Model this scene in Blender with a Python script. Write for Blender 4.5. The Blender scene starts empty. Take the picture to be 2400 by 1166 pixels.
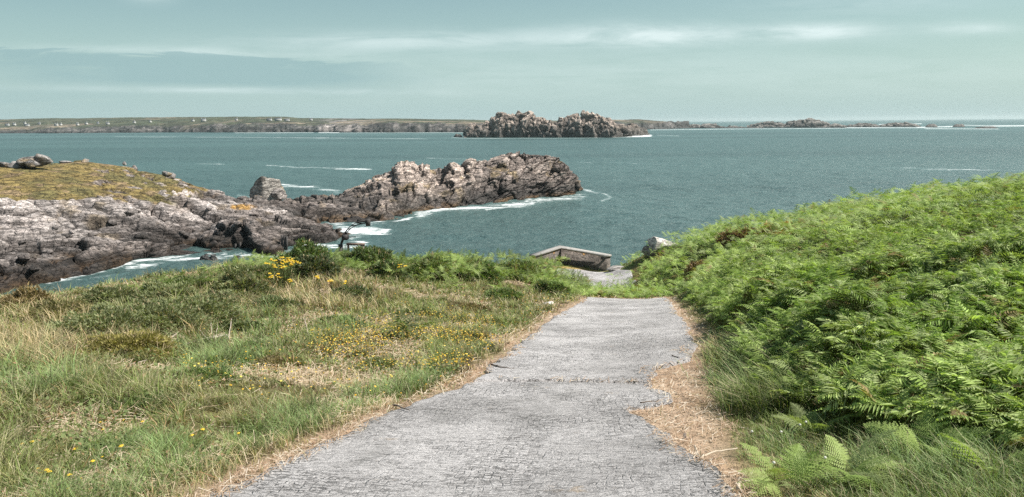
import bpy, math, random
import numpy as np
from mathutils import Matrix, Vector
R_ = math.radians
rng = np.random.default_rng(7); random.seed(7)
SC = bpy.context.scene; COL = SC.collection

# ------------------------------------------------------------------ camera
FP = 1730.0                       # focal length in pixels of a 2400 px wide frame
TH = R_(9.7); RO = R_(0.48); EYE = np.array([0, 0, 16.0])
F = np.array([0, math.cos(TH), -math.sin(TH)]); _R = np.array([1.0, 0, 0]); _U = np.array([0, math.sin(TH), math.cos(TH)])
Rv = _R*math.cos(RO) - _U*math.sin(RO); Uv = _U*math.cos(RO) + _R*math.sin(RO)
cd = bpy.data.cameras.new('camera'); cam = bpy.data.objects.new('camera', cd); COL.objects.link(cam)
cd.lens = FP/2400*36; cd.sensor_width = 36; cd.clip_start = .05; cd.clip_end = 60000
m = Matrix.Identity(4)
for i in range(3):
    m[i][0] = Rv[i]; m[i][1] = Uv[i]; m[i][2] = -F[i]; m[i][3] = EYE[i]
cam.matrix_world = m; SC.camera = cam

# ------------------------------------------------------------------ world, sun, exposure
SUN_AZ = 88.0; SUN_EL = 51.0        # degrees right of the view direction / above the horizon
SC.view_settings.view_transform = 'Standard'; SC.view_settings.look = 'None'
SC.view_settings.exposure = 0.72; SC.view_settings.gamma = 1
SC.cycles.use_denoising = False; SC.cycles.max_bounces = 6; SC.cycles.transparent_max_bounces = 8
SC.cycles.volume_bounces = 0; SC.cycles.sample_clamp_direct = 3.0; SC.cycles.sample_clamp_indirect = 3.0; SC.cycles.caustics_reflective = False; SC.cycles.caustics_refractive = False

class NT:
    def __init__(s, tree): s.t = tree; s.n = tree.nodes; s.l = tree.links
    def node(s, typ, ins=None, **kw):
        n = s.n.new(typ)
        for k, v in kw.items(): setattr(n, k, v)
        for k, v in (ins or {}).items(): s.set(n.inputs[k], v)
        return n
    def set(s, sock, v):
        if isinstance(v, bpy.types.NodeSocket): s.l.new(v, sock)
        else:
            if hasattr(sock.default_value, '__len__') and hasattr(v, '__len__') and len(sock.default_value) == 4 and len(v) == 3: v = (*v, 1)
            sock.default_value = v
    def math(s, op, a, b=0.0, c=0.0, clamp=False):
        n = s.n.new('ShaderNodeMath'); n.operation = op; n.use_clamp = clamp
        s.set(n.inputs[0], a); s.set(n.inputs[1], b); s.set(n.inputs[2], c); return n.outputs[0]
    def mix(s, f, a, b, mode='MIX'):
        n = s.n.new('ShaderNodeMix'); n.data_type = 'RGBA'; n.blend_type = mode
        s.set(n.inputs[0], f); s.set(n.inputs[6], a); s.set(n.inputs[7], b); return n.outputs[2]
    def ramp(s, f, lo, hi, a=0.0, b=1.0):
        n = s.n.new('ShaderNodeMapRange'); n.interpolation_type = 'SMOOTHSTEP'
        for i, v in enumerate((f, lo, hi, a, b)): s.set(n.inputs[i], v)
        return n.outputs[0]
    def noise(s, vec, scale, detail=4, rough=.55, dist=0.0):
        n = s.node('ShaderNodeTexNoise', {'Vector': vec, 'Scale': scale, 'Detail': detail, 'Roughness': rough, 'Distortion': dist}); return n.outputs[0]
    def mapping(s, vec, scale=(1,1,1), rot=(0,0,0), loc=(0,0,0)):
        return s.node('ShaderNodeMapping', {'Vector': vec, 'Scale': scale, 'Rotation': rot, 'Location': loc}).outputs[0]

W = bpy.data.worlds.new("World"); SC.world = W; W.use_nodes = True; W.node_tree.nodes.clear()
t = NT(W.node_tree)
sky = t.node('ShaderNodeTexSky', sky_type='NISHITA'); sky.sun_disc = False
sky.sun_elevation = R_(SUN_EL); sky.sun_rotation = R_(SUN_AZ); sky.air_density = 1.0; sky.dust_density = 1.6; sky.ozone_density = 1.2; sky.altitude = 10
tc = t.node('ShaderNodeTexCoord').outputs['Generated']
sp = t.node('ShaderNodeSeparateXYZ', {0: tc}); X, Y, Z = sp.outputs
Yp = t.math('ADD', t.math('ABSOLUTE', Y), .03); az = t.math('DIVIDE', X, Yp); el = t.math('DIVIDE', Z, Yp)   # cloud streets lie parallel to the far shore
def gau(az0, el0, wa, we, tilt=0.0):
    a = t.math('SUBTRACT', az, az0); e = t.math('SUBTRACT', t.math('SUBTRACT', el, el0), t.math('MULTIPLY', a, tilt))
    a = t.math('POWER', t.math('ABSOLUTE', t.math('DIVIDE', a, wa)), 2); e = t.math('POWER', t.math('ABSOLUTE', t.math('DIVIDE', e, we)), 2)
    return t.math('EXPONENT', t.math('MULTIPLY', t.math('ADD', a, e), -1.0))
cv = t.node('ShaderNodeCombineXYZ', {0: t.math('MULTIPLY', az, 4.5), 1: t.math('MULTIPLY', el, 42.0)}).outputs[0]
n1 = t.noise(cv, 1.0, 8, .66, .7); n2 = t.noise(t.mapping(cv, (3.2, 1.6, 1)), 1.0, 5, .6)
wh = t.math('MULTIPLY', gau(.17, .108, .12, .013, .0), 1.2)
for a, k in (((-.14, .103, .20, .011, .0), .7), ((.39, .110, .08, .010, .0), 1.1), ((.58, .112, .05, .008, 0), .7), ((-.38, .044, .22, .004, -.02), .8), ((-.42, .092, .2, .006, -.03), .5), ((.1, .06, .7, .03, 0), .3), ((-.45, .162, .03, .01, 0), .6), ((.45, .15, .15, .02, 0), .3)):
    wh = t.math('ADD', wh, t.math('MULTIPLY', gau(*a), k))
wh = t.math('MULTIPLY', wh, t.ramp(t.math('ADD', n1, t.math('MULTIPLY', n2, .5)), .42, .95)); wh = t.math('MINIMUM', wh, 1.0)
top_ = t.math('ADD', t.math('SUBTRACT', .104, t.math('MULTIPLY', t.math('ADD', az, .69), .055)), t.math('MULTIPLY', t.math('SUBTRACT', n1, .5), .055))
wedge = t.math('MULTIPLY', t.ramp(t.math('SUBTRACT', top_, el), -.001, .006), t.ramp(t.math('SUBTRACT', top_, el), .05, .012)); wedge = t.math('MULTIPLY', wedge, t.ramp(az, -.06, -.30))
dk = t.math('MULTIPLY', wedge, 1.3)
for a, k in (((-.42, .058, .24, .008, -.01), .6), ((-.42, .165, .16, .010, -.06), .8), ((-.66, .16, .05, .008, 0), .5), ((-.62, .04, .3, .02, 0), .5)):
    dk = t.math('ADD', dk, t.math('MULTIPLY', gau(*a), k))
dk = t.math('MULTIPLY', dk, t.ramp(t.math('ADD', n1, t.math('MULTIPLY', n2, .3)), .30, .75)); dk = t.math('MINIMUM', dk, 1.0)
veil = t.ramp(el, .24, -.04)
base = t.mix(1.0, sky.outputs[0], (.86, 1.0, .84), 'MULTIPLY')
base = t.mix(t.math('ADD', t.math('MULTIPLY', veil, .65), .12), base, (5.0, 6.9, 7.1))
base = t.mix(t.math('MULTIPLY', wh, .68), base, (8.4, 9.6, 9.6))
base = t.mix(t.math('MULTIPLY', dk, .85), base, (3.15, 4.75, 4.9))
bg = t.node('ShaderNodeBackground', {'Color': base, 'Strength': .066})
t.l.new(bg.outputs[0], t.node('ShaderNodeOutputWorld').inputs[0])

sd = bpy.data.lights.new('sun', 'SUN'); sd.energy = 4.9; sd.angle = R_(.5); sd.color = (1, .95, .88)
so = bpy.data.objects.new('sun', sd); COL.objects.link(so)
sdir = Vector((math.sin(R_(SUN_AZ))*math.cos(R_(SUN_EL)), math.cos(R_(SUN_AZ))*math.cos(R_(SUN_EL)), math.sin(R_(SUN_EL))))
so.rotation_euler = sdir.to_track_quat('Z', 'Y').to_euler(); so.location = (0, 0, 60)

# ------------------------------------------------------------------ pixel <-> world helpers (pixels of the 2400 px photograph)
def ray(px, py):
    px = np.asarray(px, float); py = np.asarray(py, float)
    v = F + ((px-1200)/FP)[..., None]*Rv + ((583-py)/FP)[..., None]*Uv
    return v
def at(px, py, d):                          # the point seen at px,py whose ground distance (y) is d
    v = ray(px, py); return EYE + v*(np.asarray(d, float)/v[..., 1])[..., None]
def sea_d(px, py, z=0.0):                   # distance y where the ray meets height z
    v = ray(px, py); return (z-16.0)/v[..., 2]*v[..., 1]
def proj(P):
    v = np.asarray(P, float)-EYE; w = v@F
    return 1200+FP*(v@Rv)/w, 583-FP*(v@Uv)/w

# ------------------------------------------------------------------ noise
def _h(ix, iy, iz, s):
    n = (ix.astype(np.int64)*374761393 + iy.astype(np.int64)*668265263 + iz.astype(np.int64)*2147483647 + s*974711) & 0xffffffff
    n = ((n ^ (n >> 13))*1274126177) & 0xffffffff; n = ((n ^ (n >> 15))*2246822519) & 0xffffffff
    return ((n ^ (n >> 16)) & 0xffffff).astype(np.float32)/16777216.0
def vn3(P, s=0):
    P = np.asarray(P, np.float32); i = np.floor(P).astype(np.int64); f = P-i; f = f*f*f*(f*(f*6-15)+10); o = 0
    for a in (0, 1):
        for b in (0, 1):
            for c in (0, 1):
                w = (f[..., 0] if a else 1-f[..., 0])*(f[..., 1] if b else 1-f[..., 1])*(f[..., 2] if c else 1-f[..., 2])
                o = o + w*_h(i[..., 0]+a, i[..., 1]+b, i[..., 2]+c, s)
    return o
def fbm(P, sc, oc=4, s=0, g=.5):
    P = np.asarray(P, np.float32)/sc; o = 0; a = 1; t_ = 0
    for k in range(oc): o = o+a*vn3(P, s+k*17); t_ += a; a *= g; P = P*2.03+11.3
    return o/t_                                  # 0..1
def xy3(x, y): return np.stack([x, y, np.zeros_like(x)], -1)
def fb2(x, y, sc, oc=4, s=0): return fbm(xy3(np.asarray(x, float), np.asarray(y, float)), sc, oc, s)
def worley(P, s=0):
    i0 = np.floor(P).astype(np.int64); F1 = np.full(P.shape[:-1], 9e9, np.float32); F2 = F1.copy()
    C = np.zeros(P.shape, np.float32); ID = np.zeros(P.shape[:-1], np.float32)
    for a in (-1, 0, 1):
        for b in (-1, 0, 1):
            for c in (-1, 0, 1):
                ix, iy, iz = i0[..., 0]+a, i0[..., 1]+b, i0[..., 2]+c
                q = np.stack([ix+_h(ix, iy, iz, s+1), iy+_h(ix, iy, iz, s+2), iz+_h(ix, iy, iz, s+3)], -1).astype(np.float32)
                e_ = P-q; d = (.45*(e_**2).sum(-1)+.55*(np.abs(e_).max(-1))**2); nr = d < F1
                F2 = np.where(nr, F1, np.minimum(F2, d)); C = np.where(nr[..., None], q, C)
                ID = np.where(nr, _h(ix, iy, iz, s+4), ID); F1 = np.where(nr, d, F1)
    return np.sqrt(F1), np.sqrt(F2), C, ID
def blocks(P, size, s, M=None, tilt=.9):
    Q = np.asarray(P, np.float32)
    if M is not None: Q = Q@M.astype(np.float32)
    Q = Q/size; Q = Q+.14*(np.stack([fbm(Q, 1.3, 2, s+9), fbm(Q, 1.3, 2, s+8), fbm(Q, 1.3, 2, s+7)], -1)-.5)
    f1, f2, C, ID = worley(Q, s); T = np.stack([(ID*7.13) % 1, (ID*13.7) % 1, (ID*29.3) % 1], -1)-.5
    h = (ID-.5)+tilt*(T*(Q-C)).sum(-1)*1.7
    e = np.clip((f2-f1)/.11, 0, 1)
    return h*.85-.36*(1-e)**1.5, e, ID            # height, crack mask (0 in a crack), block id
def sm(x, a, b): t_ = np.clip((x-a)/(b-a), 0, 1); return t_*t_*(3-2*t_)
def lerp(a, b, t_): t_ = np.asarray(t_)[..., None]; return np.asarray(a)*(1-t_)+np.asarray(b)*t_

# ------------------------------------------------------------------ mesh helpers
def mesh(name, V, Fs, mat, col=None, parent=None, smooth=False, attrs=None):
    V = np.ascontiguousarray(np.asarray(V, np.float32).reshape(-1, 3)); me = bpy.data.meshes.new(name)
    if not isinstance(Fs, list): Fs = [Fs]
    Fs = [np.asarray(f, np.int32) for f in Fs if len(f)]
    li = np.concatenate([f.ravel() for f in Fs]); tot = np.concatenate([np.full(len(f), f.shape[1], np.int32) for f in Fs])
    st = np.concatenate([[0], np.cumsum(tot)[:-1]]).astype(np.int32)
    me.vertices.add(len(V)); me.vertices.foreach_set('co', V.ravel())
    me.loops.add(len(li)); me.loops.foreach_set('vertex_index', li)
    me.polygons.add(len(tot)); me.polygons.foreach_set('loop_start', st); me.polygons.foreach_set('loop_total', tot)
    if smooth: me.polygons.foreach_set('use_smooth', np.ones(len(tot), bool))
    me.update(calc_edges=True)
    if col is not None:
        c = np.ones((len(V), 4), np.float32); c[:, :3] = np.asarray(col).reshape(-1, 3) if np.ndim(col) > 1 else col
        a = me.attributes.new('col', 'FLOAT_COLOR', 'POINT'); a.data.foreach_set('color', c.ravel())
    for k, v in (attrs or {}).items():
        a = me.attributes.new(k, 'FLOAT', 'POINT'); a.data.foreach_set('value', np.asarray(v, np.float32).ravel())
    me.validate()
    if mat: me.materials.append(mat)
    o = bpy.data.objects.new(name, me); COL.objects.link(o)
    if parent is not None: o.parent = parent; o.matrix_parent_inverse = Matrix.Identity(4)
    return o
def tag(o, label=None, cat=None, group=None, kind=None):
    if label: o['label'] = label
    if cat: o['category'] = cat
    if group: o['group'] = group
    if kind: o['kind'] = kind
    return o
def empty(name, loc, label, cat, group=None):
    o = bpy.data.objects.new(name, None); COL.objects.link(o); o.location = loc; o.empty_display_size = .2
    return tag(o, label, cat, group)
def grid_faces(n, m_):
    i = np.arange(n*m_).reshape(n, m_); return np.stack([i[:-1, :-1], i[:-1, 1:], i[1:, 1:], i[1:, :-1]], -1).reshape(-1, 4)
def compact(V, Fq, keep, *ex):
    Fq = Fq[keep]; u, inv = np.unique(Fq, return_inverse=True)
    return (V[u], inv.reshape(Fq.shape)) + tuple(e[u] for e in ex)
def inst(TV, TF, pos, M, col=None, shade=None):
    """template verts (n,3) copied m times -> verts, faces, colours"""
    n, m_ = len(TV), len(pos)
    V = np.einsum('nj,mij->mni', TV, M)+pos[:, None, :]
    Fo = (TF[None]+(np.arange(m_)*n)[:, None, None]).reshape(-1, TF.shape[1])
    C = None
    if col is not None:
        C = np.repeat(col[:, None, :], n, 1)
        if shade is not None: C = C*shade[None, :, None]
        C = C.reshape(-1, 3)
    return V.reshape(-1, 3), Fo, C
class Acc:
    def __init__(s): s.V = []; s.F = {}; s.C = []; s.n = 0
    def add(s, V, Fo, C):
        s.V.append(np.asarray(V).reshape(-1, 3)); s.F.setdefault(np.asarray(Fo).shape[1], []).append(np.asarray(Fo)+s.n)
        s.C.append(np.asarray(C).reshape(-1, 3) if np.ndim(C) > 1 else np.repeat(np.asarray(C, float)[None], len(s.V[-1]), 0)); s.n += len(s.V[-1])
    def build(s, name, mat, parent=None, smooth=False, off=None):
        V = np.concatenate(s.V)
        if off is not None: V = V-np.asarray(off)
        return mesh(name, V, [np.concatenate(f) for f in s.F.values()], mat, np.concatenate(s.C), parent, smooth)
def rotz(a):
    c, s = np.cos(a), np.sin(a); z = np.zeros_like(c); o = z+1
    return np.stack([np.stack([c, -s, z], -1), np.stack([s, c, z], -1), np.stack([z, z, o], -1)], -2)
def roty(a):
    c, s = np.cos(a), np.sin(a); z = np.zeros_like(c); o = z+1
    return np.stack([np.stack([c, z, s], -1), np.stack([z, o, z], -1), np.stack([-s, z, c], -1)], -2)
def rotx(a):
    c, s = np.cos(a), np.sin(a); z = np.zeros_like(c); o = z+1
    return np.stack([np.stack([o, z, z], -1), np.stack([z, c, -s], -1), np.stack([z, s, c], -1)], -2)
def tube(P, r, seg=6):
    P = np.asarray(P, float); n = len(P); r = np.broadcast_to(r, n); T = np.gradient(P, axis=0); T /= np.linalg.norm(T, axis=1)[:, None]+1e-9
    up = np.array([0, 0, 1.0]) if abs(T[:, 2]).mean() < .8 else np.array([1.0, 0, 0])
    A = np.cross(T, up); A /= np.linalg.norm(A, axis=1)[:, None]+1e-9; B = np.cross(T, A)
    a = np.linspace(0, 2*math.pi, seg, endpoint=False)
    V = P[:, None]+r[:, None, None]*(np.cos(a)[None, :, None]*A[:, None]+np.sin(a)[None, :, None]*B[:, None])
    i = np.arange(n*seg).reshape(n, seg); j = np.roll(i, -1, 1)
    Fq = np.stack([i[:-1], j[:-1], j[1:], i[1:]], -1).reshape(-1, 4)
    V = np.concatenate([V.reshape(-1, 3), P[:1], P[-1:]]); c0, c1 = n*seg, n*seg+1
    caps = np.concatenate([np.stack([j[0], i[0], np.full(seg, c0)], -1), np.stack([i[-1], j[-1], np.full(seg, c1)], -1)])
    return V, Fq, caps
def box(lo, hi):
    lo = np.asarray(lo, float); hi = np.asarray(hi, float)
    V = np.array([[(lo, hi)[a][0], (lo, hi)[b][1], (lo, hi)[c][2]] for a in (0, 1) for b in (0, 1) for c in (0, 1)])
    return V, np.array([[0, 1, 3, 2], [4, 6, 7, 5], [0, 4, 5, 1], [2, 3, 7, 6], [0, 2, 6, 4], [1, 5, 7, 3]])
_ico = {}
def ico(l):
    if l not in _ico:
        import bmesh
        bm = bmesh.new(); bmesh.ops.create_icosphere(bm, subdivisions=l, radius=1); bm.verts.ensure_lookup_table()
        _ico[l] = (np.array([v.co[:] for v in bm.verts]), np.array([[v.index for v in f.verts] for f in bm.faces])); bm.free()
    return _ico[l]
def rock_shape(l, seed, planes=13, rough=.05, flat=1.0):
    V, Fo = ico(l); V = V.copy(); r = np.random.default_rng(seed)
    for k in range(planes):
        n = r.normal(size=3); n /= np.linalg.norm(n); d = r.uniform(.42, .8); e = V@n-d; V = V-np.where(e > 0, e*.93, 0)[:, None]*n
    V = V*(1+rough*(fbm(V+seed*3.1, .35, 3, seed)-.5)[:, None]*2); V /= np.abs(V).max(0)
    V[:, 2] *= flat; return V, Fo

# ------------------------------------------------------------------ materials
def mat_new(name):
    m_ = bpy.data.materials.new(name); m_.use_nodes = True; m_.node_tree.nodes.clear(); t_ = NT(m_.node_tree)
    return m_, t_, t_.node('ShaderNodeOutputMaterial').inputs[0]
def colattr(t_): return t_.node('ShaderNodeAttribute', attribute_name='col').outputs[0]
def mat_rock(name, s1=2.0, bump=.6, dist=.12, spec=.3):
    m_, t_, out = mat_new(name); ob = t_.node('ShaderNodeTexCoord').outputs['Object']
    geo = t_.node('ShaderNodeNewGeometry').outputs['Position']
    a = t_.noise(geo, s1, 8, .68); b = t_.noise(geo, s1*5, 5, .7)
    st = t_.noise(t_.mapping(geo, (.35, .5, 2.6), (.35, .5, .2)), s1*.9, 5, .65)
    v = t_.node('ShaderNodeTexVoronoi', {'Vector': t_.mapping(geo, (1, 1, 1.9), (.4, .3, .2)), 'Scale': s1*.55}, feature='DISTANCE_TO_EDGE').outputs[0]
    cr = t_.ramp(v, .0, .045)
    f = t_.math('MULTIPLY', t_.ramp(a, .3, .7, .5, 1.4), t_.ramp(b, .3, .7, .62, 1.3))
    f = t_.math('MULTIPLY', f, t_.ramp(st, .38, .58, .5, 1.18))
    f = t_.math('MULTIPLY', f, t_.ramp(cr, 0, 1, .68, 1.0))  # crevice shade and dirt multiplied into the rock colour
    c = t_.mix(1.0, colattr(t_), t_.node('ShaderNodeCombineXYZ', {0: f, 1: f, 2: f}).outputs[0], 'MULTIPLY')
    h = t_.math('ADD', t_.math('MULTIPLY', a, 1.0), t_.math('ADD', t_.math('MULTIPLY', b, .3), t_.math('ADD', t_.math('MULTIPLY', cr, .35), t_.math('MULTIPLY', st, 1.0))))
    bp = t_.node('ShaderNodeBump', {'Height': h, 'Strength': bump, 'Distance': dist})
    p = t_.node('ShaderNodeBsdfPrincipled', {'Base Color': c, 'Roughness': .8, 'Specular IOR Level': spec, 'Normal': bp.outputs[0]})
    t_.l.new(p.outputs[0], out); return m_
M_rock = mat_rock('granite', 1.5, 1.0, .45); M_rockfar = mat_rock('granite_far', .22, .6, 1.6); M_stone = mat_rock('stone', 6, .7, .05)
def mat_leaf(name, trans=.3, rough=.5, spec=.35, tcol=(1.15, 1.25, .55)):
    m_, t_, out = mat_new(name); c = colattr(t_)
    p = t_.node('ShaderNodeBsdfPrincipled', {'Base Color': c, 'Roughness': rough, 'Specular IOR Level': spec})
    tr = t_.node('ShaderNodeBsdfTranslucent', {'Color': t_.mix(1.0, c, tcol, 'MULTIPLY')})
    mx = t_.node('ShaderNodeMixShader', {0: trans, 1: p.outputs[0], 2: tr.outputs[0]}); t_.l.new(mx.outputs[0], out); return m_
M_fern = mat_leaf('fern', .33, .6, .22); M_grass = mat_leaf('grass_blade', .28, .6, .22); M_flower = mat_leaf('petals', .25, .6, .2, (1, 1, 1))
M_wood = mat_leaf('dry_wood', 0.0, .8, .2)
def mat_flat(name, base, rough=.7, metal=0.0, var=.35, sc=8):
    m_, t_, out = mat_new(name); g = t_.node('ShaderNodeNewGeometry').outputs['Position']
    n = t_.noise(g, sc, 5, .65); k = t_.ramp(n, .25, .75, 1-var, 1+var)
    c = t_.mix(1.0, base, t_.node('ShaderNodeCombineXYZ', {0: k, 1: k, 2: k}).outputs[0], 'MULTIPLY')
    bp = t_.node('ShaderNodeBump', {'Height': n, 'Strength': .3, 'Distance': .02})
    p = t_.node('ShaderNodeBsdfPrincipled', {'Base Color': c, 'Roughness': rough, 'Metallic': metal, 'Normal': bp.outputs[0]})
    t_.l.new(p.outputs[0], out); return m_
# ground: vertex colour + soil noise
def mat_ground():
    m_, t_, out = mat_new('soil'); g = t_.node('ShaderNodeNewGeometry').outputs['Position']
    a = t_.noise(g, 3, 6, .7); b = t_.noise(g, 22, 4, .7)
    f = t_.math('MULTIPLY', t_.ramp(a, .25, .75, .65, 1.3), t_.ramp(b, .2, .8, .6, 1.4))
    c = t_.mix(1.0, colattr(t_), t_.node('ShaderNodeCombineXYZ', {0: f, 1: f, 2: f}).outputs[0], 'MULTIPLY')
    bp = t_.node('ShaderNodeBump', {'Height': t_.math('ADD', a, b), 'Strength': .8, 'Distance': .05})
    p = t_.node('ShaderNodeBsdfPrincipled', {'Base Color': c, 'Roughness': .9, 'Specular IOR Level': .1, 'Normal': bp.outputs[0]})
    t_.l.new(p.outputs[0], out); return m_
M_soil = mat_ground()

# ------------------------------------------------------------------ foreground terrain
GP = np.array([(0,0,14.4),(-3,0,14.5),(3,0,14.6),(0,-15,16.8),(-20,-10,16),(20,-10,18),(-.15,4.3,13.6),(.9,9,12.73),(1.85,14,11.8),(3,20,10.68),(3.9,25,9.75),(4.65,29.5,8.9),
 (-4,5,13.55),(-10,8,13.1),(-20,8,13),(-8,14,12.0),(-3,14,11.95),(-14,14,12.1),(-4,22,10.8),(-12,22,10.6),(-17,21,10.2),(-24,20,9.9),
 (-20.5,24.5,9.9),(-17,26,9.95),(-13,31,9.75),(-9.8,34,9.6),(-3.5,36,9.1),(1,37.5,8.5),(2.1,39,7.9),(-30,22,8.5),(-40,25,6),
 (-25,38,4),(-18,45,2),(-10,49,2),(-2,53,2),(-40,45,-2),(-30,55,-2),(-15,60,-2),(0,64,-2),(10,64,-2),(-60,30,-2),(-60,0,8),
 (4.5,34,8.0),(3.6,40,7.2),(7,40,7.35),(4,46,6.8),(2.3,45,6.9),(4,50,6.2),(6.5,49,6.0),(5.9,45,6.8),
 (6.4,28,9.3),(7.2,31,8.85),(9.2,35,9.6),(7.6,40,7.7),(8.4,44,8.2),(10.2,38,9.7),(13.2,38,10.3),(17,37,11),(20.3,35,11.8),(23,33,12.5),(32,30,13.8),(45,25,15),
 (4.2,4,14.0),(8,4,14.8),(6,10,13.2),(10,10,13.9),(9,20,12.1),(14,20,13.1),(8.6,28,10.5),(14,30,11.9),(2.3,4,13.8),(3.6,9,12.85),(4.9,14,12.05),(6,20,11.0),(6.5,25,10.0),
 (9,50,4.5),(13,50,4.5),(20,48,6),(30,45,9),(12,58,-1),(20,62,-2),(40,60,-2),(60,45,4),(65,15,14)], float)
def tps(C, lam=.6):
    n = len(C); D = np.linalg.norm(C[:, None, :2]-C[None, :, :2], axis=-1); K = np.where(D > 0, D*D*np.log(D+1e-9), 0)+lam*np.eye(n)
    P = np.c_[np.ones(n), C[:, :2]]; A = np.block([[K, P], [P.T, np.zeros((3, 3))]]); w = np.linalg.solve(A, np.r_[C[:, 2], 0, 0, 0])
    def f(x, y):
        x = np.asarray(x, float); o = w[n]+w[n+1]*x+w[n+2]*y
        for i in range(n):
            r2 = (x-C[i, 0])**2+(y-C[i, 1])**2; o = o+w[i]*.5*r2*np.log(r2+1e-9)
        return o
    return f
_g = tps(GP, .05)
def gz(x, y): return _g(x, y)
def ground_hit(px, py):                     # where a photograph pixel meets the bare ground
    v = ray(px, py); px = np.asarray(px, float); tt = np.full(px.shape, 2.0); step = .25; done = np.zeros(px.shape, bool)
    for k in range(400):
        P = EYE+v*tt[..., None]; below = P[..., 2] < gz(P[..., 0], P[..., 1]); done |= below; tt = np.where(done, tt, tt+step*(1+tt*.03))
        if done.all() or tt.min() > 80: break
    lo = tt-step*(1+tt*.03); hi = tt
    for k in range(12):
        md = (lo+hi)/2; P = EYE+v*md[..., None]; b = P[..., 2] < gz(P[..., 0], P[..., 1]); hi = np.where(b, md, hi); lo = np.where(b, lo, md)
    return EYE+v*hi[..., None]
LE = np.array([(400,1260),(540,1175),(560,1160),(700,1090),(780,1050),(870,1005),(950,965),(1050,928),(1110,903),(1145,880),(1150,860),(1190,835),(1215,810),(1255,778),(1300,745),(1340,722),(1365,708),(1378,699)], float)
RE = np.array([(1790,1260),(1712,1170),(1690,1130),(1645,1098),(1600,1075),(1552,1038),(1540,1010),(1500,985),(1452,966),(1530,960),(1578,948),(1568,930),(1532,912),(1530,890),(1545,868),(1615,850),(1632,812),(1622,785),(1600,750),(1580,722),(1560,699)], float)
Lw = ground_hit(LE[:, 0], LE[:, 1]); Rw = ground_hit(RE[:, 0], RE[:, 1])
print('road left', np.round(Lw[[1, 5, 12, -1]], 2).tolist(), 'right', np.round(Rw[[1, 8, 15, -1]], 2).tolist())
Lw = np.vstack([[-1.9, -4, 0], [-1.8, 1.5, 0], Lw[1:]]); Rw = np.vstack([[1.6, -4, 0], [1.5, 1.5, 0], Rw[1:]])
SE = np.array([(1850,1260),(1748,1170),(1738,1120),(1722,1050),(1690,975),(1655,900),(1645,840),(1650,800),(1640,765),(1600,722),(1575,699)], float); Sw = ground_hit(SE[:, 0], SE[:, 1]); Sw = np.vstack([[1.9, -4, 0], [1.75, 1.5, 0], Sw[1:]])
def edge_x(E, y):
    o = np.argsort(E[:, 1]); return np.interp(y, E[o, 1], E[o, 0])
YEND = min(Lw[-1, 1], Rw[-1, 1])
def roadL(y): return edge_x(Lw, y)-.13*(1-sm(y, 5, 12))
def roadR(y): return edge_x(Rw, y)+.10*(1-sm(y, 5, 8))
def litR(y): return np.maximum(edge_x(Sw, y)-roadR(y), .12)

xs = np.arange(-60, 66, .3); ys = np.concatenate([np.arange(-18, 2, .4), np.arange(2, 66, .22)])
gx, gy = np.meshgrid(xs, ys); g0 = gz(gx, gy)
onroad = (gx > roadL(gy)-.15) & (gx < roadR(gy)+.15) & (gy < YEND)
rough = (fb2(gx, gy, 1.6, 4, 5)-.5)*.28+(fb2(gx, gy, 6, 2, 6)-.5)*.5
nearroad = np.clip(np.maximum(roadL(gy)-gx, gx-roadR(gy))/2.0, 0, 1); nearroad = np.where(gy > YEND+1, 1, nearroad)
def bumpz(x, y):
    nr = np.clip(np.maximum(roadL(y)-x, x-roadR(y))/2.0, 0, 1); nr = np.where(y > YEND+1, np.maximum(nr, .5), nr)
    land = np.exp(-((x-5)/3.0)**2-((y-43)/5.0)**2)
    return ((fb2(x, y, 1.6, 4, 5)-.5)*.28+(fb2(x, y, 6, 2, 6)-.5)*.5)*nr*(1-land)
def G(x, y): return gz(x, y)+bumpz(x, y)
gzv = g0+bumpz(gx, gy); gpx, gpy = proj(np.stack([gx, gy, gzv], -1))
STRAW = np.array((.40, .30, .22)); OLIVE = np.array((.13, .12, .05)); EARTH = np.array((.12, .085, .05))
nn = fb2(gx, gy, 1.1, 4, 30); cg = lerp(EARTH, OLIVE, sm(nn, .35, .65))
cg = lerp(cg, STRAW*.9, sm(fb2(gx, gy, .9, 4, 334), .56, .62)*.8*(gx < roadL(gy)))
dist_road = np.maximum(roadL(gy)-gx, gx-roadR(gy))
edge_w = np.where(gx > roadR(gy), litR(gy), .2)
straw_m = sm(-(dist_road+(nn-.5)*.4), -edge_w-.15, -edge_w+.1)*(gy < YEND+1)
cg = lerp(cg, lerp(STRAW, (.36, .25, .17), sm(fb2(gx, gy, .5, 3, 33), .4, .7)), straw_m)
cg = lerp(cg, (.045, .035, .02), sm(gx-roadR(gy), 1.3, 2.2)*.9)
rk = sm(gy+.0*gx, 40, 48)*sm(-gzv, -6.5, -4.5); cg = lerp(cg, (.24, .21, .19), rk); cg = lerp(cg, lerp((.34, .25, .10), (.17, .19, .07), sm(nn, .4, .6)), np.exp(-(((gx-4.2)/3.6)**4+((gy-44)/4.5)**4)))
ground = mesh('ground', np.stack([gx, gy, gzv], -1), grid_faces(*gx.shape), M_soil, cg.reshape(-1, 3), smooth=True); tag(ground, kind='structure')

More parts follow.
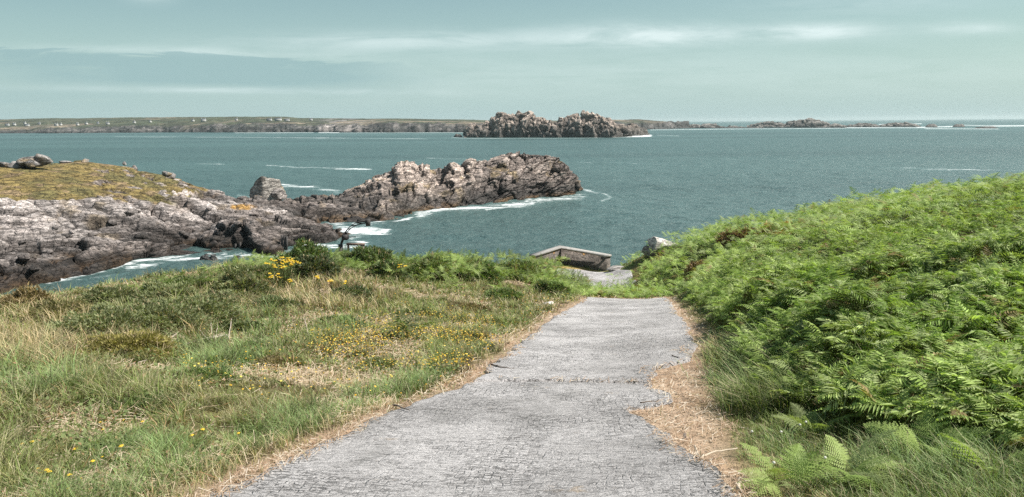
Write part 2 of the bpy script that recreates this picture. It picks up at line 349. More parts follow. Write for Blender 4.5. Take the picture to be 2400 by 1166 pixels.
# ------------------------------------------------------------------ road (worn concrete with a grid pressed into it)
def mat_road():
    m_, t_, out = mat_new('pressed_concrete'); g = t_.node('ShaderNodeNewGeometry').outputs['Position']
    wob = t_.node('ShaderNodeTexNoise', {'Vector': g, 'Scale': 1.1, 'Detail': 3.0}).outputs[1]
    wob2 = t_.node('ShaderNodeTexNoise', {'Vector': g, 'Scale': 14.0, 'Detail': 2.0}).outputs[1]
    v = t_.node('ShaderNodeVectorMath', {0: g, 1: t_.node('ShaderNodeVectorMath', {0: wob, 'Scale': .35}, operation='SCALE').outputs[0]}, operation='ADD').outputs[0]
    v = t_.node('ShaderNodeVectorMath', {0: v, 1: t_.node('ShaderNodeVectorMath', {0: wob2, 'Scale': .02}, operation='SCALE').outputs[0]}, operation='ADD').outputs[0]
    v = t_.mapping(v, rot=(0, 0, R_(9)))
    s = t_.node('ShaderNodeSeparateXYZ', {0: v})
    def line(x, per, w):
        fr = t_.math('FRACT', t_.math('DIVIDE', x, per)); d = t_.math('ABSOLUTE', t_.math('SUBTRACT', fr, .5)); return t_.ramp(d, w, 0.0)
    pres = t_.noise(g, 1.1, 4, .65); pres2 = t_.noise(g, 16, 3, .7); pres3 = t_.noise(t_.mapping(g, (1, 1, 1), loc=(5, 3, 1)), 13, 3, .7)
    lx = t_.math('MULTIPLY', line(s.outputs[0], .062, .16), t_.ramp(pres2, .46, .60)); ly = t_.math('MULTIPLY', line(s.outputs[1], .055, .2), t_.ramp(pres3, .57, .45))
    gr = t_.math('MULTIPLY', t_.math('MAXIMUM', lx, ly), t_.ramp(pres, .40, .62, .15, 1.0))
    fine = t_.noise(g, 60, 5, .75); med = t_.noise(t_.mapping(g, (.7, 1.7, 1)), 17, 6, .78, .8); big = t_.noise(g, .6, 4, .6)
    pit = t_.ramp(med, .47, .40)
    dark = t_.math('MAXIMUM', t_.math('MULTIPLY', gr, .75), t_.math('MULTIPLY', pit, t_.ramp(pres, .40, .62, .2, 1.0)), clamp=True)
    c = t_.mix(t_.ramp(big, .35, .65), (.38, .365, .36), (.53, .51, .505))
    c = t_.mix(t_.ramp(fine, .3, .75), t_.mix(1.0, c, (.6, .6, .61), 'MULTIPLY'), t_.mix(1.0, c, (1.35, 1.34, 1.35), 'MULTIPLY'))
    c = t_.mix(t_.ramp(t_.noise(g, .9, 5, .7, .5), .5, .68, 0, .55), c, (.24, .23, .225))
    c = t_.mix(t_.math('MULTIPLY', dark, .78), c, (.085, .082, .08))
    c = t_.mix(t_.ramp(t_.noise(g, 1.7, 5, .7), .64, .72, 0, .55), c, (.40, .30, .2))
    c = t_.mix(t_.ramp(t_.noise(g, 34, 1, .5), .72, .76, 0, .8), c, (.72, .71, .70))
    h = t_.math('SUBTRACT', t_.math('ADD', t_.math('MULTIPLY', fine, .5), t_.math('MULTIPLY', med, .8)), t_.math('MULTIPLY', dark, 1.0))
    bp = t_.node('ShaderNodeBump', {'Height': h, 'Strength': 1.0, 'Distance': .03})
    p = t_.node('ShaderNodeBsdfPrincipled', {'Base Color': c, 'Roughness': .85, 'Specular IOR Level': .25, 'Normal': bp.outputs[0]})
    t_.l.new(p.outputs[0], out); return m_
M_road = mat_road()
SEAM_L = ground_hit(np.array([1120.]), np.array([893.]))[0]; SEAM_R = ground_hit(np.array([1560.]), np.array([908.]))[0]
def road_sheet(name, y0, y1, L_, R__, lift, seam0=False, seam1=False, ncol=70, dy=.03):
    yy = np.arange(y0, y1, dy); u = np.linspace(0, 1, ncol)
    l = L_(yy)+(fb2(yy, yy*0, .35, 4, 71)-.5)*.22; r = R__(yy)+(fb2(yy, yy*0+9, .35, 4, 72)-.5)*.22
    x = l[:, None]*(1-u)+r[:, None]*u; y = np.repeat(yy[:, None], ncol, 1)
    sl = .10*(x-.6)+(fb2(x, x*0+3, .45, 3, 75)-.5)*.28; k = np.clip(1-np.abs(y-ysm)/.8, 0, 1); y = y-sl*k
    z = gz(x, y)+lift+(fb2(x, y, .5, 3, 73)-.5)*.02; z[:, 0] -= .07; z[:, -1] -= .07; z[0] -= .05; z[-1] -= .05
    return np.stack([x, y, z], -1)
ysm = (SEAM_L[1]+SEAM_R[1])/2
A = road_sheet('a', -4, ysm-.02, roadL, roadR, .035); B = road_sheet('b', ysm+.03, YEND, roadL, roadR, .05)
def seamwarp(P, i0):
    k = P[..., 0]; P[..., 1] += 0; return P
acc = Acc(); acc.add(A, grid_faces(*A.shape[:2]), (1, 1, 1)); acc.add(B, grid_faces(*B.shape[:2]), (1, 1, 1))
tag(acc.build('road', M_road, smooth=True), kind='structure')
# the lower landing in front of the sea wall
LD = np.array([(1322,668),(1318,640),(1312,634),(1370,634),(1455,648),(1470,655),(1420,673),(1365,676)], float)
LDw = ground_hit(LD[:, 0], LD[:, 1]); print('landing', np.round(LDw, 2).tolist())
yy = np.arange(34.5, 45.6, .1); u = np.linspace(0, 1, 40)
l = np.interp(yy, (34.5, 40, 44.5, 46.8), (4.0, 2.6, 2.6, 3.1))+(fb2(yy, yy*0, .8, 3, 81)-.5)*.3; r = np.interp(yy, (34.5, 38, 42, 44.5, 45.6), (5.6, 6.6, 7.0, 5.6, 4.2))+(fb2(yy, yy*0, .8, 3, 82)-.5)*.3
x = l[:, None]*(1-u)+r[:, None]*u; y = np.repeat(yy[:, None], 40, 1); z = gz(x, y)+.07; z[:, 0] -= .1; z[:, -1] -= .1; z[-1] -= .08; print('LAND', [(float(b), round(float(gz(4.0, b)), 2), round(float(proj(np.array([4.0, b, float(G(np.array(4.0), np.array(b)))]))[1]), 1)) for b in (34., 36., 38., 40., 42., 44., 45., 46., 47., 48., 49.)])
tag(mesh('path', np.stack([x, y, z], -1), grid_faces(*x.shape), M_road, smooth=True), kind='structure')

# ------------------------------------------------------------------ rock masses
DIP = (rotx(np.array(.35))@roty(np.array(-.45)))@np.diag([.55, .75, 1.5])
BED = (rotx(np.array(.12))@roty(np.array(.14)))@np.diag([.42, .55, 3.2])
def rockify(P, scales, seed, M=DIP, lift=0.0, damp=None):
    """displace a grid of points along its normal by broken blocks"""
    du = np.gradient(P, axis=1); dv = np.gradient(P, axis=0); N = np.cross(du, dv); N /= np.linalg.norm(N, axis=-1)[..., None]+1e-9
    N = np.where(N[..., 2:3] < 0, -N, N); tot = 0; info = []
    for k, (size, amp) in enumerate(scales):
        h, e, i = blocks(P, size, seed+k*31, M); tot = tot+amp*h; info.append((e, i, h))
    if damp is not None: tot = tot*damp
    return P+N*(tot+lift)[..., None], info
def rock_colour(P, info, light=(.40, .36, .335), mid=(.235, .215, .205), dark=(.055, .052, .05), wl=(.3, 1.9), weed=True, lichen=.5, seed=0):
    z = P[..., 2]; n = fbm(P, 6, 4, seed+3); n2 = fbm(P, 1.8, 4, seed+4)
    c = lerp(mid, light, sm(n*.6+n2*.4+.25*(info[0][1]-.5)+.2*(info[1][1]-.5), .38, .62))
    c = lerp(c, (.36, .27, .16), sm(fbm(P, 3.2, 4, seed+5), .6, .72)*lichen)
    crk = np.minimum(info[0][0], info[1][0]); c = c*(.62+.38*sm(crk, .1, .6))[..., None]*(.74+.52*info[1][1])[..., None]  # cracks darkened in the colour: painted crevice shade as well as dirt
    wet = 1-sm(z+(n-.5)*3.0+(n2-.5)*1.2, wl[0], wl[1]); c = lerp(c, dark, wet*.88)
    if weed:
        wd = (1-sm(z+(n2-.5)*1.0, .35, 1.3))*sm(fbm(P, 5, 3, seed+6), .42, .6); c = lerp(c, lerp((.12, .07, .04), (.22, .13, .05), n2), wd*.7)
    return c
def water_cull(P): Fq = grid_faces(*P.shape[:2]); z = P.reshape(-1, 3)[:, 2]; return Fq, (z[Fq] > -1.3).any(1)

# --- headland on the left
HP = [(0,450,100),(0,520,90),(0,600,80),(-150,450,98),(-150,600,76),(-150,520,88),(0,400,108),(200,450,104),(200,520,94),(200,580,86),(100,390,117),(200,381,122),(290,392,125),(400,414,128),(480,442,128),(580,468,124),
      (400,450,114),(400,520,101),(400,575,92),(550,500,111),(650,520,107),(600,556,96),(700,500,118),(750,540,106),(500,548,97),(680,548,98),(300,560,91),(330,430,116),(-150,385,112),(300,500,99),(-80,420,103)]
HW = [(-150,720),(0,697),(80,672),(130,655),(180,640),(270,624),(330,610),(440,599),(520,597),(600,600),(660,597),(700,578),(790,568),(812,550),(785,522),(850,522)]
C = [tuple(at(a, b, d)) for a, b, d in HP]+[(*at(a, b, sea_d(a, b))[:2], -.1) for a, b in HW]
for a, b in HW: d = sea_d(a, b); q = at(a, b, d*.94); C.append((q[0], q[1], -2.2))
for a, b, d in ((-150,0,150),(0,0,150),(120,0,152),(250,0,152),(400,0,150),(500,0,146),(600,0,141),(700,0,136)): q = at(a, 300, d); C.append((q[0], q[1], -2.5))
for a, d in ((740,132),(800,124),(840,120)): q = at(a, 300, d); C.append((q[0], q[1], .9))
for a, d in ((920,118),(900,108),(860,100)): q = at(a, 300, d); C.append((q[0], q[1], -2.5))
hz = tps(np.array(C), 2.0)
def polar(px0, px1, n, rs):
    az_ = np.arctan((np.linspace(px0, px1, n)-1200)/FP); A_, R__ = np.meshgrid(az_, rs); return R__*np.tan(A_), R__
def headland():
    rs = 60*np.exp(np.linspace(0, math.log(155/60), 760)); x, y = polar(-420, 950, 620, rs); z = np.clip(hz(x, y), -3, 12)
    P = np.stack([x, y, z], -1)
    px, _ = proj(P); grass = sm(z+(fb2(x, y, 9, 4, 91)-.5)*3.0+1.5*sm(px, 200, 450), 5.4, 6.4)*sm(-px, -560, -430)
    east = sm(px, 230, 620); grass = grass*(1-east*sm(fb2(x, y, 3.0, 4, 92), .42, .56))
    grass = grass*(1-.9*sm(fb2(x, y, 2.2, 3, 95), .60, .66)*sm(px, 100, 300))
    steep = 1
    P2, info = rockify(P, [(7.0, 1.7), (3.4, 1.0), (1.6, .6), (.8, .3)], 11, M=BED, damp=1-.94*grass)
    P2[..., 2] += (fb2(x, y, 1.2, 3, 94)-.5)*.2*grass
    low = 1-sm(z+(fb2(x, y, 6, 4, 99)-.5)*5, 1.6, 4.2)
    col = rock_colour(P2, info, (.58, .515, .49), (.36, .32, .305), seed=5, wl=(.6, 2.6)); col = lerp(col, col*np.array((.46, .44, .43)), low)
    # bright orange lichen on the low ridge
    qx, qy = proj(P2); li = np.exp(-((qx-570)/45)**2-((qy-486)/7.0)**2)+np.exp(-((qx-430)/25)**2-((qy-510)/4.0)**2)*.5
    col = lerp(col, (.46, .27, .09), sm(li*fb2(x, y, 1.0, 3, 96)*2, .35, .7))
    gn = fb2(x, y, 4, 4, 97); gc = lerp((.235, .175, .065), (.165, .14, .055), sm(gn, .4, .6)); gc = lerp(gc, (.28, .20, .11), sm(fb2(x, y, 2.0, 3, 98), .6, .7))
    col = lerp(col, gc, sm(grass, .35, .6)); col = lerp(col, (.13, .085, .055), np.exp(-((grass-.3)/.2)**2)*.5)
    Fq, keep = water_cull(P2); V, Fo, cc = compact(P2.reshape(-1, 3), Fq, keep, col.reshape(-1, 3))
    # loose angular blocks lying on the shelf
    acc_ = Acc(); acc_.add(V, Fo, cc)
    sx = np.random.default_rng(3); flat = P2.reshape(-1, 3); cf = col.reshape(-1, 3); gf = grass.reshape(-1); cand = np.where((flat[:, 2] > .3) & (gf < .3))[0]
    for k in range(150):
        i = cand[sx.integers(len(cand))]; s = sx.uniform(.25, .8)*(1.5 if sx.random() < .15 else 1)
        T, TF = rock_shape(2, 400+k % 24, 9, .03, .6); Mm = (rotz(np.array(sx.uniform(0, 6.28)))@rotx(np.array(sx.normal(0, .3))))*s*np.array([1.5, 1, 1])
        acc_.add(T@Mm.T+flat[i]+[0, 0, .05*s], TF, cf[i]*sx.uniform(.8, 1.2))
    return acc_.build('headland', M_rock)
tag(headland(), kind='structure')

# --- curtain builder: front waterline -> skyline -> back
def curtain(name, px, pw, ps, ds, label, cat, ncol, nrow, scales, seed, p=.55, back=14, mat=None, col=None, group=None, chunks=None, zdamp=None, cm=DIP, wob=0.0):
    px = np.asarray(px, float); c = np.linspace(px[0], px[-1], ncol); pw = np.interp(c, px, pw); ps = np.interp(c, px, ps); dw = sea_d(c, pw); ds = dw+ds if np.isscalar(ds) else np.maximum(np.interp(c, px, ds), dw+4); S = at(c, ps, ds); zs = np.maximum(S[:, 2], .1); xt = S[:, 0]/S[:, 1]
    s = np.linspace(0, 1, nrow)[:, None]; b = np.linspace(0, 1, nrow//3)[1:, None]
    r = np.concatenate([dw+(ds-dw)*s, ds+back*b]); z = np.concatenate([-1.6+(zs+1.6)*s**p, zs-(zs+2.5)*b**1.6])
    if wob: r = r+(fb2(c[None]*.02+0*r, r*0+3, .7, 3, seed)-.5)*wob
    P = np.stack([r*xt, r, z], -1); P2, info = rockify(P, scales, seed, cm)
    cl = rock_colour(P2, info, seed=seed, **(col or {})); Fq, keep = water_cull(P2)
    V, Fo, cc = compact(P2.reshape(-1, 3), Fq, keep, cl.reshape(-1, 3)); org = np.array([V[:, 0].mean(), V[:, 1].mean(), 0.0])
    a = Acc(); a.add(V-org, Fo, cc)
    if chunks:
        sx = np.random.default_rng(seed); front = P2[:nrow].reshape(-1, 3); cf = cl[:nrow].reshape(-1, 3); ii = np.where(front[:, 2] > chunks[3])[0]
        w = np.clip(front[ii, 2], .3, None)**chunks[4]; w /= w.sum(); pick = sx.choice(ii, chunks[0], p=w)
        for k, i in enumerate(pick):
            s_ = sx.uniform(chunks[1], chunks[2])*(.6+.4*sx.random()); T, TF = rock_shape(3 if chunks[0] < 500 else 2, 500+k % 30, 12, .06, sx.uniform(.7, 1.1))
            Mm = (rotz(np.array(sx.uniform(0, 6.28)))@roty(np.array(sx.normal(.2, .3)))@rotx(np.array(sx.normal(0, .3))))*s_*np.array([sx.uniform(.9, 1.6), 1, sx.uniform(.8, 1.3)])
            a.add(T@Mm.T+front[i]-[0, -.3*s_, .25*s_]-org, TF, cf[i]*sx.uniform(.8, 1.25))
    o = a.build(name, mat or M_rock); o.location = org; return tag(o, label, cat, group)
ipx = [640,680,720,760,800,830,860,880,925,932,960,1000,1030,1060,1090,1100,1130,1160,1180,1200,1225,1250,1270,1290,1306,1326,1339,1347,1355]
ips = [470,458,458,455,450,436,428,410,398,378,377,384,394,388,390,379,376,366,360,354,358,356,362,368,371,382,396,414,440]
ipw = [505,510,520,528,530,526,524,520,511,510,506,498,489,486,484,483,480,477,475,472,470,467,465,464,463,461,460,459,459]
ids = [131,135,137,140,143,145,146,148,150,150,151,152,154,155,157,157,159,161,162,164,165,165,165,165,165,164,163,162,161]
ips = [v+(4 if u < 1150 else -1) for u, v in zip(ipx, ips)]
curtain('rock_islet', ipx, ipw, ips, ids, 'long craggy granite ridge running out to sea with white surf along its foot', 'rocky islet', 620, 300,
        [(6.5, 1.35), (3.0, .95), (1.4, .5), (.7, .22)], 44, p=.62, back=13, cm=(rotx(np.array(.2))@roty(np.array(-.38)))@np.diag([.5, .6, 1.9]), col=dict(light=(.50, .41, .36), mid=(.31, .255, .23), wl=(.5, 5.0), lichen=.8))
# --- far two-humped island
fpx = [1090,1096,1105,1125,1150,1156,1178,1210,1242,1262,1285,1300,1308,1312,1330,1352,1372,1392,1412,1425,1440,1458,1470,1478,1490,1505,1522]
fps = [322,304,297,293,292,274,265,264,266,275,281,283,284,275,270,268,266,266,272,278,289,296,300,294,297,305,316]
fpw = [323]*11+[323]*10+[322,321,320,319,318,317]
fds = 30.0
curtain('rock_island', fpx, fpw, [v+1.5 for v in fps], fds, 'dark two-humped rock island standing alone in the bay before the far coast', 'rocky island', 420, 150,
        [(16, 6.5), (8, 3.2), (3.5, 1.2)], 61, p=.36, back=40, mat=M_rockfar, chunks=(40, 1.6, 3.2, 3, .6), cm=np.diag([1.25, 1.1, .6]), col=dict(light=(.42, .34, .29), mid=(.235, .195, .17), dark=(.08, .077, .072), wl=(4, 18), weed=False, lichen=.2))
def simple_rock(name, px0, px1, top, pw, label, cat='sea rock', group=None, depth=12, jag=1.0, seed=1, light=(.2, .185, .17)):
    n = 9; r = np.random.default_rng(seed); px = np.linspace(px0, px1, n); prof = np.sin(np.linspace(0, math.pi, n))**.45*(1+(r.random(n)-.5)*.5*jag)
    ps = pw-(pw-top)*np.clip(prof, 0, 1.05); dw = float(sea_d(np.array((px0+px1)/2), np.array(pw))); k = dw/750
    w = (px1-px0)/FP*dw; s0 = max(w*.16, 1.0)
    return curtain(name, px, [pw]*n, ps, depth*.5, label, cat, max(24, int((px1-px0)*.9)), 40, [(s0, s0*.22), (s0*.4, s0*.1)], seed, p=.5, back=depth, mat=M_rockfar,
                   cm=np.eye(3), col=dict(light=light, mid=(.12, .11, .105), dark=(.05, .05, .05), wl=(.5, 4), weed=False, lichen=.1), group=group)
simple_rock('sea_rock', 1063, 1084, 314, 322, 'small dark pointed rock just left of the two-humped island', seed=3)
simple_rock('sea_rock', 462, 518, 597, 617, 'dark wet rock awash in the narrow channel under the headland', seed=5, depth=2.6)
for k, (a, b, tp, pw, lb) in enumerate([(1500,1790,293,301,'long low dark reef joining the tip of the far coast'),(1750,1985,283.5,300,'broad low hump of the far reef, highest of the reef line'),(1978,2062,290,298.5,'flat dark reef right of the broad hump'),
      (2056,2158,288,298,'long flat-topped dark reef near the breakers'),(2168,2198,291,299,'small dark rock with surf on both sides'),(2232,2262,290.5,298.5,'small square dark rock beside white breakers'),(2284,2340,297,301.5,'lowest rock awash at the outer end of the reef')]):
    simple_rock('reef', a, b, tp, pw, lb, 'reef', 'reef rocks along the horizon', depth=60, seed=20+k, jag=.7)
def boulder(px, py, d, w, h, label, seed, dep=None, col=(.36, .33, .31), yaw=0.0, flat=1.0, lev=4, planes=11, name='boulder', group=None, mat=None):
    q = at(np.array(float(px)), np.array(float(py)), d); T, TF = rock_shape(lev, seed, planes, .16 if w > 5 else .07); dep = dep or w
    T = T*np.array([w/2, dep/2, h/2])@rotz(np.array(yaw)).T
    P, info = T, None; n = fbm(T+seed, w*.25, 4, seed); c = lerp(np.array(col)*.7, np.array(col)*1.15, sm(n, .35, .62)); c = lerp(c, (.42, .28, .12), sm(fbm(T+seed, w*.3, 3, seed+2), .6, .7)*.5)
    T[:, 2] += h*.42
    o = mesh(name, T, TF, mat or (M_rock if w > 2.5 else M_stone), c); o.location = q; return tag(o, label, 'boulder', group)
boulder(630, 478, 128, 6.4, 5.4, 'big pale boulder perched at the low neck between headland and ridge', 15, 5.5, (.44, .40, .36), .5, planes=9)
boulder(657, 474, 127.5, 3.6, 2.6, 'jagged rock leaning on the right side of the perched pale boulder', 17, 3, (.36, .32, .30), .9); boulder(604, 480, 126, 3.2, 1.8, 'low dark rock at the left foot of the perched pale boulder', 19, 3, (.2, .18, .17), .2)
gb = 'boulders on the crest of the grassy headland'
for k, (a, b, d, w, h, lb) in enumerate([(12,392,112,2.6,1.1,'flat boulder at the left edge, leftmost of the headland crest boulders'),(38,393,112,2.4,1.2,'low boulder second from the left on the headland crest'),(47,390,113,2.2,.9,'flat slab boulder leaning behind the low crest boulders'),
      (68,387,113,3.9,1.7,'wide flat-topped boulder in the middle of the headland crest pile'),(78,392,111.5,2.6,1.5,'rounded boulder propped under the crest pile'),(102,387,113,2.9,2.0,'large egg-shaped boulder, highest and rightmost of the crest pile'),
      (151,383,121,2.2,.6,'low flat rock in the grass right of the crest pile'),(199,381,122,1.8,.8,'small grey rock on the middle of the grassy crest'),(293,386,124,.9,.7,'tiny knob of rock standing on the headland skyline'),(392,413,126,2.0,1.3,'small upright boulder on the right shoulder of the headland'),(405,417,126,1.8,1.2,'blocky boulder just right of its upright neighbour on the headland shoulder')]):
    boulder(a, b+2, d, w, h, lb, 60+k, w*.8, (.3, .28, .27), k*.7, lev=3, group=gb)

# ------------------------------------------------------------------ far coast
cpx = np.array([-260,0,120,250,400,520,660,740,800,930,1090,1150,1300,1440,1500,1560,1590,1615]); 
csk = np.array([281,280,277.5,276,275.5,274.5,274,278,277.5,278.5,281,283,283,281,281,286,290,296])
cwl = np.array([313,313,313,312,311,311,310.5,310.5,311,311,310.5,309,306,304.5,304,303,302,301.5])
def farland():
    c = np.linspace(-260, 1615, 900); sk = np.interp(c, cpx, csk)+(fb2(c, c*0, 60, 4, 101)-.5)*2.4; wl = np.interp(c, cpx, cwl); dw = sea_d(c, wl)+(fb2(c, c*0, 25, 3, 102)-.5)*60
    dl = 560*sm(1640-c, 0, 400)+60; ds = dw+dl; S = at(c, sk, ds); zs = np.maximum(S[:, 2], 3); xt = S[:, 0]/S[:, 1]
    s = np.linspace(0, 1, 90)[:, None]**1.6; cl = (7+9*fb2(c, c*0, 40, 4, 103))*sm(c, -200, 500)*.9+3
    u_ = s*dl; z = np.where(u_ < 45, -2+(cl+2)*(u_/45)**.6, cl+(zs-cl)*((u_-45)/(dl-45)).clip(0, 1)**.75)
    r = dw+u_; b = np.linspace(0, 1, 12)[1:, None]; r = np.concatenate([r, ds+300*b]); z = np.concatenate([z, zs-(zs+6)*b])
    x = r*xt; P = np.stack([x, r, z], -1)
    n = fb2(x, r, 60, 4, 104)-.5; rk = 1-sm(np.concatenate([u_, u_[-1:]+300*b])+n*120, 35, 95)
    h1, e1, i1 = blocks(P, 16, 105); h2, e2, i2 = blocks(P, 7, 106)
    P[..., 2] += (h1*4.5+h2*2.2)*rk*(P[..., 2] > 1)+n*3*(1-rk); P[..., 1] += h1*8*rk
    f1, f2, Cc, ID = worley(np.stack([x/95, r/170, x*0], -1), 107)
    fields = lerp((.05, .065, .032), (.095, .09, .055), ID); fields = lerp(fields, (.20, .155, .11), (((ID*9.7) % 1) > .8)*.8); hedge = 1-sm(f2-f1, .02, .09); fields = lerp(fields, (.035, .045, .025), hedge*.9)
    fields = lerp(fields, (.085, .09, .05), .2*np.ones_like(ID)); fields = lerp(fields, (.26, .20, .15), sm(fb2(x, r, 110, 3, 111)-.25*sm(z, 14, 30), .5, .6)*.7); fields = lerp(fields, (.04, .05, .03), sm(n, .08, .2)*.5)
    px, _ = proj(P); pale = np.exp(-((px-800)/60)**2)
    rc = lerp((.045, .045, .043), (.115, .105, .10), sm(fbm(P, 14, 4, 108)+.25*(i1-.5), .42, .62)); rc = lerp(rc, (.42, .37, .35), pale*.7*sm(fbm(P, 9, 3, 109), .4, .55))
    rc = lerp(rc, (.05, .05, .05), 1-sm(P[..., 2], .5, 4)); rk2 = np.clip(rk+pale*sm(fbm(P, 30, 3, 110), .45, .55), 0, 1)
    col = lerp(fields, rc, rk2)
    Fq, keep = water_cull(P); V, Fo, cc = compact(P.reshape(-1, 3), Fq, keep, col.reshape(-1, 3))
    return mesh('far_land', V, Fo, mat_rock('far_ground', .05, .3, 3.0), cc), P[:90]
fl, FLP = farland(); tag(fl, kind='structure'); FLpx, FLpy = proj(FLP)
M_white = mat_flat('limewash', (.40, .40, .38), .8, var=.1, sc=.5); M_slate = mat_flat('slate', (.10, .11, .13), .6, var=.25, sc=.6); M_win = mat_flat('window_glass', (.03, .04, .05), .2, var=.2, sc=1)
def house(px, py, w, label, h=4.2, dep=7, yaw=0.0, chim=2, storeys=1):
    dd = (FLpx-px)**2+((FLpy-py-5)*3)**2; i = np.unravel_index(np.argmin(dd), dd.shape); q = FLP[i]; w *= .7; dep *= .7; h *= .62
    r = empty('house', (q[0], q[1], q[2]-.5), label, 'house', 'houses scattered on the far coast'); r.rotation_euler.z = yaw
    h = h+storeys*1.6; V, Fo = box((-w/2, -dep/2, 0), (w/2, dep/2, h)); g_ = np.array([[-w/2, -dep/2, h], [-w/2, dep/2, h], [-w/2, 0, h+dep*.42], [w/2, -dep/2, h], [w/2, dep/2, h], [w/2, 0, h+dep*.42]])
    a = Acc(); a.add(V, Fo, (1, 1, 1)); a.add(g_, np.array([[0, 1, 2], [3, 5, 4]]), (1, 1, 1)); a.build('wall', M_white, r)
    e = .3; rf = np.array([[-w/2-e, -dep/2-e, h-.15], [w/2+e, -dep/2-e, h-.15], [w/2+e, 0, h+dep*.42+.1], [-w/2-e, 0, h+dep*.42+.1], [w/2+e, dep/2+e, h-.15], [-w/2-e, dep/2+e, h-.15]])
    rv = np.vstack([rf, rf+[0, 0, .25]]); ro = mesh('roof', rv, [np.array([[0, 1, 2, 3], [3, 2, 4, 5], [6, 9, 8, 7], [9, 11, 10, 8], [0, 6, 7, 1], [5, 4, 10, 11], [0, 3, 9, 6], [3, 5, 11, 9], [1, 7, 8, 2], [2, 8, 10, 4]])], M_slate, None, r)
    for sx in ((-1, 1) if chim == 2 else (1,))[:chim]:
        V, Fo = box((sx*(w/2-.8)-.7, -.6, h+dep*.3), (sx*(w/2-.8)+.7, .6, h+dep*.42+1.8)); mesh('chimney', V, Fo, M_white, None, ro)
    for j in range(max(2, int(w/4))):
        xx = -w/2+(j+.5)*w/max(2, int(w/4)); V, Fo = box((xx-.5, -dep/2-.06, 1.2), (xx+.5, -dep/2+.05, 2.8)); mesh('window', V, Fo, M_win, None, r)
hs = [(18,291,16,'white cottage nearest the left edge of the far coast'),(34,291,10,'tall white gable-ended cottage with two chimneys, second from the left edge'),(58,287,9,'white cottage standing higher up the slope above the row near the left'),(64,292,18,'long low white house below the slope cottage at the left'),
 (93,288,8,'small pale cottage alone on the left hillside'),(132,291,14,'white house left of a pair with gable on its right'),(143,290,8,'narrow bright gabled house beside the longer white one'),(181,290,9,'small white cottage midway along the left shore village'),(203,288,9,'little white house with one bright gable'),
 (230,287,8,'tiny white cottage on the slope above the pale beach'),(252,288,10,'low white house before the pale field'),(315,285,8,'grey roofed cottage on the brow among hedges'),(352,283,8,'isolated bright gable under the skyline'),(452,281,9,'pale cottage left of the big house'),(478,281,16,'big white house with tall chimneys on the brow'),
 (555,279,8,'tiny white cottage high on the middle skyline'),(632,279,18,'left house of the long white row near the crest'),(652,280,22,'long white row of houses in the middle of the crest group'),(672,280,16,'right house of the white row on the crest'),(728,279,9,'small white house at the right end of the crest')]
for k, (a, b, w, lb) in enumerate(hs): house(a, b, w, lb, yaw=random.uniform(-.5, .5), chim=2 if k in (1, 14) else random.choice((1, 2)), storeys=2 if k in (1, 14, 17) else 1)

# ------------------------------------------------------------------ the sea
def mat_sea():
    m_, t_, out = mat_new('sea_water'); g = t_.node('ShaderNodeNewGeometry').outputs['Position']
    gm = t_.mapping(g, (.55, 1.0, 1), (0, 0, R_(-12)))
    w1 = t_.noise(gm, .30, 6, .68); w2 = t_.noise(gm, 1.3, 5, .7); w3 = t_.noise(gm, .07, 4, .6); w4 = t_.noise(t_.mapping(g, (.12, 1, 1)), .006, 3, .5)
    h = t_.math('ADD', t_.math('MULTIPLY', w1, 1.9), t_.math('ADD', t_.math('MULTIPLY', w2, .42), t_.math('MULTIPLY', w3, 2.0)))
    bp = t_.node('ShaderNodeBump', {'Height': h, 'Strength': 1.0, 'Distance': 1.0})
    fo = t_.node('ShaderNodeAttribute', attribute_name='foam').outputs['Fac']; dp = t_.node('ShaderNodeAttribute', attribute_name='depth').outputs['Fac']
    fn = t_.noise(t_.mapping(g, (.6, .9, 1)), 1.1, 7, .75, 1.0); fs = t_.noise(t_.mapping(g, (.22, 1.0, 1)), .30, 6, .7, .6); fl = t_.noise(t_.mapping(g, (.3, 1.0, 1)), .035, 5, .7, .3)
    m1 = t_.math('ADD', fo, t_.math('MULTIPLY', t_.math('SUBTRACT', t_.math('ADD', t_.math('MULTIPLY', fn, .4), t_.math('ADD', t_.math('MULTIPLY', fs, .35), t_.math('MULTIPLY', fl, .25))), .5), 5.0))
    foam = t_.math('MULTIPLY', t_.ramp(m1, .45, 1.05), t_.ramp(fo, .03, .3)); foam = t_.math('MULTIPLY', foam, .92)
    c = t_.mix(t_.ramp(w4, .35, .65), (.052, .096, .094), (.070, .128, .124))
    c = t_.mix(t_.math('MULTIPLY', dp, .6), c, (.05, .085, .075)); c = t_.mix(t_.ramp(fo, .0, .6, 0, .4), c, (.11, .19, .185))
    p = t_.node('ShaderNodeBsdfPrincipled', {'Base Color': c, 'Roughness': .34, 'IOR': 1.33, 'Specular IOR Level': .5, 'Normal': bp.outputs[0]})
    wf = t_.node('ShaderNodeBsdfPrincipled', {'Base Color': (.80, .83, .84), 'Roughness': .8, 'Normal': t_.node('ShaderNodeBump', {'Height': fn, 'Strength': .5, 'Distance': .3}).outputs[0]})
    t_.l.new(t_.node('ShaderNodeMixShader', {0: foam, 1: p.outputs[0], 2: wf.outputs[0]}).outputs[0], out); return m_
